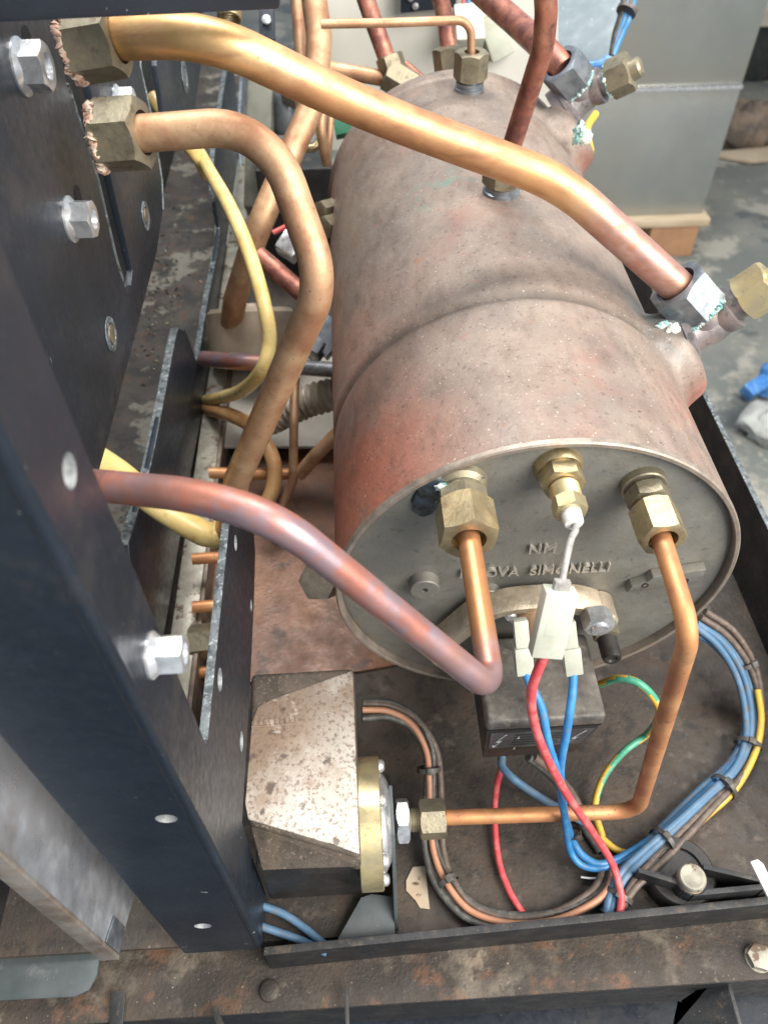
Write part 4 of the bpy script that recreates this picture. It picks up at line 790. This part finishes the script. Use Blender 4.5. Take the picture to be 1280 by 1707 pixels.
# fins below the ledge
def fin(poly, z0, vec, lab):
    return tag(MB().prism([A(u, v, z=z0 + dz) for u, v, dz in poly], vec).build('sheet_fin', 'black_rail', None, 30, bevel=.0004), lab, 'fin')
fin([(1205, 1614, 0), (1232, 1715, 0), (1130, 1670, -.02), (1120, 1715, -.02)], -.19, (.002, 0, 0), 'black triangular fin below the front ledge at right')
fin([(186, 1653, 0), (212, 1653, 0), (205, 1720, -.005), (184, 1720, -.005)], -.178, (0, 0, .0015), 'upright tab below the ledge at lower left')
fin([(574, 1645, 0), (581, 1645, 0), (583, 1720, 0), (576, 1720, 0)], -.178, (0, 0, .002), 'thin upright tab at the bottom centre')
fin([(352, 1682, 0), (362, 1678, 0), (378, 1715, 0), (366, 1720, 0)], -.176, (0, 0, .002), 'small leaning tab at the bottom left centre')
# hex bolt on the ledge
hb = thing('ledge_bolt', 'dirty hex bolt head on the ledge at lower right', 'bolt', A(1262, 1597, z=zl_))
MB().hexa(A(1262, 1598, z=zl_ - .001), (0, 0, 1), .006, .0125, spin=.3).lathe(A(1262, 1598, z=zl_ - .001), (0, 0, 1), [(0, .0075), (.0012, .0075)], 24).build('head', 'rail_pale', hb, 30)
# screw blob on the left ledge
tag(MB().lathe(A(450, 1652, z=zl_), (0, 0, 1), [(0, .0058), (.002, .0054), (.0032, .003), (.0034, .001)], 20).build('round_screw', 'rusty_ledge', None, 40), 'rusty round screw head on the ledge', 'screw')
# rubber foot mount in the right corner
fm = thing('foot_mount', 'black foot mount bracket with pale bolt in the lower right corner', 'bracket', A(1150, 1480, z=ZT))
cB = A(1150, 1478, z=-.15)
MB().lathe(A(1125, 1462, z=ZT + .001), (0, 0, 1), [(0, .020), (.010, .020), (.012, .0185), (.012, .013), (.010, .0125)], 44, (False, True)).build('rubber_ring', 'black_plastic', fm, 40)
def strip(pts, h, th, nm, mat, par):
    P = [V(p) for p in pts]; m = MB()
    for a, b in zip(P[:-1], P[1:]):
        t = (b - a).normalized(); s = V((-t.y, t.x, 0)) * th / 2
        m.prism([a + s, b + s, b - s, a - s], (0, 0, -h))
    return m.build(nm, mat, par, 30, bevel=.0003)
zt2 = -.141
strip([A(u, v, z=zt2) for u, v in ((1064, 1450), (1130, 1470), (1139, 1482), (1154, 1489), (1290, 1476))], .0225, .0028, 'bracket_strip', 'black_rail', fm)
strip([A(u, v, z=zt2) for u, v in ((1172, 1444), (1268, 1466), (1276, 1484))], .0225, .0028, 'bracket_strip', 'black_rail', fm)
MB().lathe(A(1152, 1464, z=-.139) - V((0, 0, .019)), (0, 0, 1), [(0, .008), (.018, .0078), (.0185, .007)], 28).build('bolt_shank', 'rail_brown', fm, 40)
MB().lathe(A(1152, 1464, z=-.1390), (0, 0, 1), [(0, .0076), (.002, .0076), (.003, .0068), (.003, .0056), (.0026, .005)], 28).build('bolt_head', 'rail_pale', fm, 40)
MB().prism([A(1250, 1436, z=-.12), A(1262, 1432, z=-.12), A(1272, 1440, z=-.12), A(1300, 1500, z=-.13), A(1282, 1500, z=-.13)], (0, 0, -.002)).build('white_tab', 'white_ptfe', fm, 30, bevel=.0005)
# lower left: rounded black plate, ring, bolt
lp = thing('corner_plate', 'black rounded sheet plate in the bottom left corner', 'plate', A(80, 1620, z=-.172))
rc = [(-80, 1585), (150, 1570), (163, 1574), (167, 1590), (162, 1625), (148, 1650), (125, 1661), (-80, 1672)]
MB().prism([A(u, v, z=-.172) for u, v in rc], (0, 0, -.002)).build('sheet', 'teal_paint', lp, 30, bevel=.0004)
MB().lathe(A(70, 1548, z=-.176), (0, 0, 1), [(0, .0072), (.010, .0070), (.0105, .006), (.0105, .0045), (.010, .004)], 28).build('bolt', 'rail_pale', lp, 40)
rg = thing('rubber_mount', 'dark ring mount at the left edge behind the stainless channel', 'mount', A(5, 1460, z=-.175))
MB().lathe(A(4, 1458, z=-.178), (0, 0, 1), [(0, .019), (.010, .019), (.012, .017), (.012, .011), (.004, .0105)], 36, (False, True)).build('ring', 'black_rail', rg, 40)
MB().bar(A(-20, 1550, z=-.17), A(150, 1480, z=-.17), .008, .004).build('strap', 'black_rail', rg, 30, bevel=.0005)
# ================================================================== WIRES
g1 = 'wires leaving the thermostat box'
wire('red_wire', [c1 + V((0, 0, .001)), A(886, 1150, y=-.075), A(890, 1205, y=-.078), A(912, 1265, y=-.080), A(948, 1330, y=-.083), A(988, 1388, y=-.086), A(1020, 1440, z=-.140), A(1034, 1490, z=-.148), A(1033, 1522, z=-.153)], .0021, 'red_wire', 'thick bright red wire running down from the slanted connector')
wire('blue_wire', [A(873, 1116, y=-.045), A(884, 1142, y=-.052), A(902, 1180, y=-.060), A(914, 1240, y=-.070), A(932, 1300, y=-.074), A(942, 1370, y=-.080), A(948, 1412, z=-.145), A(966, 1440, z=-.153), A(1000, 1447, z=-.155), A(1045, 1432, z=-.156), A(1090, 1402, z=-.156), A(1140, 1358, z=-.157), A(1190, 1312, z=-.158), A(1232, 1268, z=-.158)], .0021, 'blue_wire', 'bright blue wire from the left spade sleeve', group=g1)
wire('blue_wire', [A(956, 1116, y=-.045), A(953, 1160, y=-.056), A(944, 1220, y=-.066), A(934, 1280, y=-.072), A(937, 1340, y=-.078), A(952, 1395, z=-.140), A(970, 1425, z=-.150), A(1002, 1440, z=-.154), A(1050, 1420, z=-.156), A(1095, 1390, z=-.157), A(1145, 1348, z=-.157), A(1192, 1304, z=-.158), A(1228, 1262, z=-.158)], .0021, 'blue_wire', 'bright blue wire from the right spade sleeve', group=g1)
wire('blue_wire', [A(836, 1262, y=-.035), A(838, 1280, y=-.042), A(860, 1302, y=-.05), A(898, 1328, y=-.056), A(936, 1350, y=-.062), A(975, 1372, z=-.158)], .0024, 'blue_wire_dusty', 'dusty blue wire slanting out from under the thermostat box', group=g1)
wire('red_wire', [A(836, 1280, z=-.135), A(828, 1310, z=-.145), A(824, 1360, z=-.158), A(830, 1430, z=-.161), A(846, 1480, z=-.161), A(866, 1515, z=-.161), A(882, 1536, z=-.160)], .0019, 'red_wire', 'thin darker red wire lying on the tray under the thin pipe')
for k, du in enumerate((0, 9)):
    wire('dark_cable', [A(880 + du, 1262, z=-.12), A(915 + du, 1290, z=-.135), A(945 + du, 1325, z=-.150), A(968 + du, 1370, z=-.160), A(1000 + du, 1420, z=-.162)], .0026, ('dark_wire', 'brown_wire')[k], ('dark grey cable behind the blue wires under the box', 'brown grey cable behind the blue wires under the box')[k])
# earth wire, green and yellow
wire('earth_wire', [A(1000, 1140, y=-.02), A(1030, 1131, y=-.025), A(1062, 1138, y=-.03), A(1088, 1162, y=-.035), A(1098, 1190, y=-.038), A(1080, 1222, z=-.13), A(1040, 1252, z=-.14), A(1006, 1295, z=-.150), A(991, 1345, z=-.158), A(1003, 1395, z=-.161)], .0022, 'yellow_wire', 'green and yellow striped earth wire looping right of the box', mats=['green_wire'], stripe=.02)
def tie(p, ax, r, lab, sq=.0):
    t = thing('cable_tie', lab, 'cable tie', p)
    MB().lathe(V(p) - V(ax).normalized() * .0014, ax, [(0, r * .93), (0, r), (.0028, r), (.0028, r * .93)], 24, (False, False)).build('band', 'tie_plastic', t, 30)
    s, u, c = frame(ax); h = V(p) + u * r
    MB().bar(h - c * .002, h + c * .002, .004, .003).build('head', 'tie_plastic', t, 30, bevel=.0004)
# right loop bundle
trunk = [(1162, 1035), (1205, 1068), (1238, 1120), (1252, 1180), (1250, 1235), (1228, 1285), (1180, 1332), (1125, 1385), (1075, 1432), (1042, 1466), (1026, 1498), (1018, 1524)]
zz = [-.10, -.115, -.135, -.148, -.155, -.157, -.157, -.156, -.155, -.155, -.157, -.160]
offs = [(-10, 6, 'blue_wire_dusty', 'innermost dusty blue wire of the right loop'), (-3, 2, 'blue_wire_dusty', 'second blue wire from inside in the right loop'), (4, -2, 'blue_wire_dusty', 'third dusty blue wire in the right loop'), (11, -1, 'brown_wire', 'outer brown wire of the right loop'), (17, 3, 'brown_wire', 'outermost brown wire of the right loop'), (-16, -5, 'blue_wire_dusty', 'loose blue wire on the inner edge of the right loop')]
for k, (dx, dz, mt_, lab) in enumerate(offs):
    pp = []
    for i, (u, v) in enumerate(trunk):
        a = math.atan2(trunk[min(i + 1, 11)][1] - trunk[max(i - 1, 0)][1], trunk[min(i + 1, 11)][0] - trunk[max(i - 1, 0)][0])
        wv = 1 + .35 * math.sin(i * .9 + k * 1.7); o_ = dx * wv
        pp.append(A(u + math.sin(a) * o_, v - math.cos(a) * o_, z=zz[i] + dz * .0007 + (.002 if k % 2 else 0)))
    wire('loop_wire', pp, .0022, mt_, lab, group='wires of the right loop')
wire('yellow_wire', [A(1262, 1150, z=-.140), A(1268, 1200, z=-.147), A(1258, 1255, z=-.152), A(1225, 1315, z=-.156), A(1175, 1362, z=-.160), A(1120, 1410, z=-.162), A(1070, 1424, z=-.162), A(1030, 1418, z=-.162), A(1000, 1395, z=-.161)], .0021, 'yellow_wire', 'yellow wire along the outside of the right loop')
for (i, lab, r) in (((1205, 1312), 'cable tie on the right loop, second from the top', .0088), ((1104, 1402), 'cable tie on the right loop above the foot mount', .0088), ((1028, 1492), 'cable tie on the right loop nearest the front rail', .0090), ((1240, 1105), 'cable tie at the top of the right loop', .0085), ((1246, 1240), 'cable tie halfway along the right loop', .0085)):
    j = min(range(12), key=lambda q: (trunk[q][0] - i[0]) ** 2 + (trunk[q][1] - i[1]) ** 2)
    pa = A(*trunk[max(j - 1, 0)], z=zz[max(j - 1, 0)]); pb2 = A(*trunk[min(j + 1, 11)], z=zz[min(j + 1, 11)])
    tie(A(i[0], i[1], z=zz[j]), pb2 - pa, r, lab)
tie(A(955, 1388, z=-.139), A(965, 1420, z=-.150) - A(945, 1360, z=-.128), .0045, 'cable tie joining the two bright blue wires')
# left bundle from the pressure switch
lt = [(604, 1180), (650, 1182), (690, 1205), (714, 1250), (718, 1300), (718, 1360), (724, 1420), (744, 1468), (785, 1515), (850, 1535), (920, 1530), (975, 1508), (1010, 1480), (1022, 1440)]
lz = [-.115, -.118, -.125, -.135, -.143, -.152, -.157, -.159, -.160, -.160, -.160, -.159, -.157, -.158]
lo_ = [(-4, 'orange_wire', 'orange wire leaving the pressure switch'), (9, 'dark_wire', 'dark printed wire below the orange wire at the switch'), (-16, 'dark_wire', 'dark wire looping widest right of the switch'), (-9, 'brown_wire', 'brown grey wire beside the orange wire at the switch'), (15, 'brown_wire', 'inner brown wire of the switch bundle')]
for k, (dx, mt_, lab) in enumerate(lo_):
    pp = []
    for i, (u, v) in enumerate(lt):
        a = math.atan2(lt[min(i + 1, 13)][1] - lt[max(i - 1, 0)][1], lt[min(i + 1, 13)][0] - lt[max(i - 1, 0)][0]); o_ = -dx * (.75 + .4 * math.sin(i * .8 + k))
        pp.append(A(u - math.sin(a) * o_, v + math.cos(a) * o_, z=lz[i] + (.0042 if k == 0 else .0012 * (k % 3))))
    wire('switch_wire', pp, .0019 if k == 0 else .0021, mt_, lab, group='wires of the switch bundle')
tie(A(715, 1282, z=-.139), A(718, 1310, z=-.146) - A(713, 1250, z=-.134), .0074, 'cable tie on the switch wires above the pipe nut')
tie(A(746, 1470, z=-.158), A(765, 1495, z=-.159) - A(730, 1440, z=-.158), .0074, 'cable tie on the switch wires below the pipe nut')
for k in range(2):
    wire('blue_wire', [A(430, 1508 + 34 * k, z=-.155), A(470, 1522 + 34 * k, z=-.158), A(505, 1545 + 24 * k, z=-.160), A(545, 1578 + 10 * k, z=-.161)], .0022, 'blue_wire_dusty', ('upper short dusty blue wire beside the post foot', 'lower short dusty blue wire beside the post foot')[k])
wire('thin_strand', [A(968, 1462, z=-.16), A(985, 1464, z=-.159), A(1004, 1463, z=-.158)], .0006, 'white_ptfe', 'short white thread lying on the tray', 'thread')
# ================================================================== BACKGROUND WORKSHOP
ZF = -.95
def vert_at(u, v, z): return A(u, v, z=z)
pa_ = A(1012, 372, z=ZF + .12); pb_ = A(1188, 372, z=ZF + .12)
yk_ = pa_.y
pt = thing('pallet', 'pale wooden pallet under the steel cabinet in the background', 'pallet', ((pa_.x + pb_.x) / 2, yk_ + .3, ZF))
for k in range(3):
    MB().box((pa_.x - .25, yk_ + k * .16, ZF + .10), (pb_.x, yk_ + k * .16 + .12, ZF + .122)).build('board', 'pallet_wood', pt, 30, bevel=.003)
for k, xx in enumerate((pb_.x - .16, pb_.x - .62)):
    MB().box((xx, yk_ + .01, ZF), (xx + .14, yk_ + .11, ZF + .0995)).build('block', 'pallet_block', pt, 30, bevel=.004)
cb = thing('steel_cabinet', 'brushed stainless cabinet standing on a pallet in the background', 'cabinet', ((pa_.x + pb_.x) / 2, yk_ + .3, ZF + .122))
yc_ = yk_ + .03; zc0 = ZF + .1225
cl = A(960, 330, y=yc_).x - .1; cr = A(1176, 335, y=yc_).x
zs = A(1140, 147, y=yc_).z
MB().box((cl, yc_, zc0), (cr, yc_ + .55, zs - .004)).build('lower_door', 'stainless', cb, 30, bevel=.004)
MB().box((cl, yc_ + .002, zs + .004), (cr, yc_ + .55, zs + .75)).build('upper_door', 'stainless', cb, 30, bevel=.004)
MB().box((cl, yc_ - .006, zs - .0035), (cr, yc_ + .5, zs + .0035)).build('trim_strip', 'zinc', cb, 30)
# clutter beyond the cabinet
cx_ = A(1262, 140, z=ZF)
tag(MB().box((cr + .05, cx_.y - .05, ZF + .22), (cr + .9, cx_.y + .6, ZF + .95)).build('carton', 'beige_sack', None, 30, bevel=.01), 'pale carton raised beside the cabinet at the upper right edge', 'carton')
tag(MB().box((cr + .06, cx_.y + .02, ZF), (cr + .8, cx_.y + .5, ZF + .2195)).build('dark_crate', 'black_rail', None, 30, bevel=.01), 'dark crate under the pale carton', 'crate')
tag(MB().lathe((cr + .05, cx_.y - .075, ZF + .42), (1, 0, 0), [(0, .03), (.8, .03)], 20).build('steel_tube', 'zinc', None, 30), 'shiny steel tube across the front of the pale carton', 'tube')
tag(MB().blob(A(1238, 212, z=ZF + .05), .13, .09, .08, .16, 24, 14).build('brown_cloth', 'brown_cloth', None, 80), 'crumpled brown cloth on the floor beside the cabinet', 'cloth')
q_ = A(1240, 262, z=ZF + .004)
tag(MB().prism([q_ + V((-.14, .02, 0)), q_ + V((.0, -.05, 0)), q_ + V((.26, -.03, 0)), q_ + V((.24, .07, 0))], (0, 0, .012)).build('cardboard_sheet', 'cardboard', None, 30, bevel=.003), 'flat piece of cardboard in front of the brown cloth', 'cardboard')
bv = thing('blue_fitting', 'bright blue plastic piece on the floor at the right edge', 'plastic part', A(1255, 650, z=ZF))
bp_ = A(1262, 648, z=ZF + .03)
MB().bar(bp_ + V((-.035, -.015, 0)), bp_ + V((.045, .025, .015)), .035, .035).lathe(bp_ + V((.03, .02, .0)), (0, .3, 1), [(-.03, .022), (.04, .022), (.048, .015)], 20).build('body', 'blue_plastic', bv, 30, bevel=.006)
tag(MB().blob(A(1285, 705, z=ZF + .03), .07, .06, .04, .25, 16, 10).build('rag', 'cloth_grey', None, 80), 'crumpled grey rag on the floor at the right edge', 'rag')
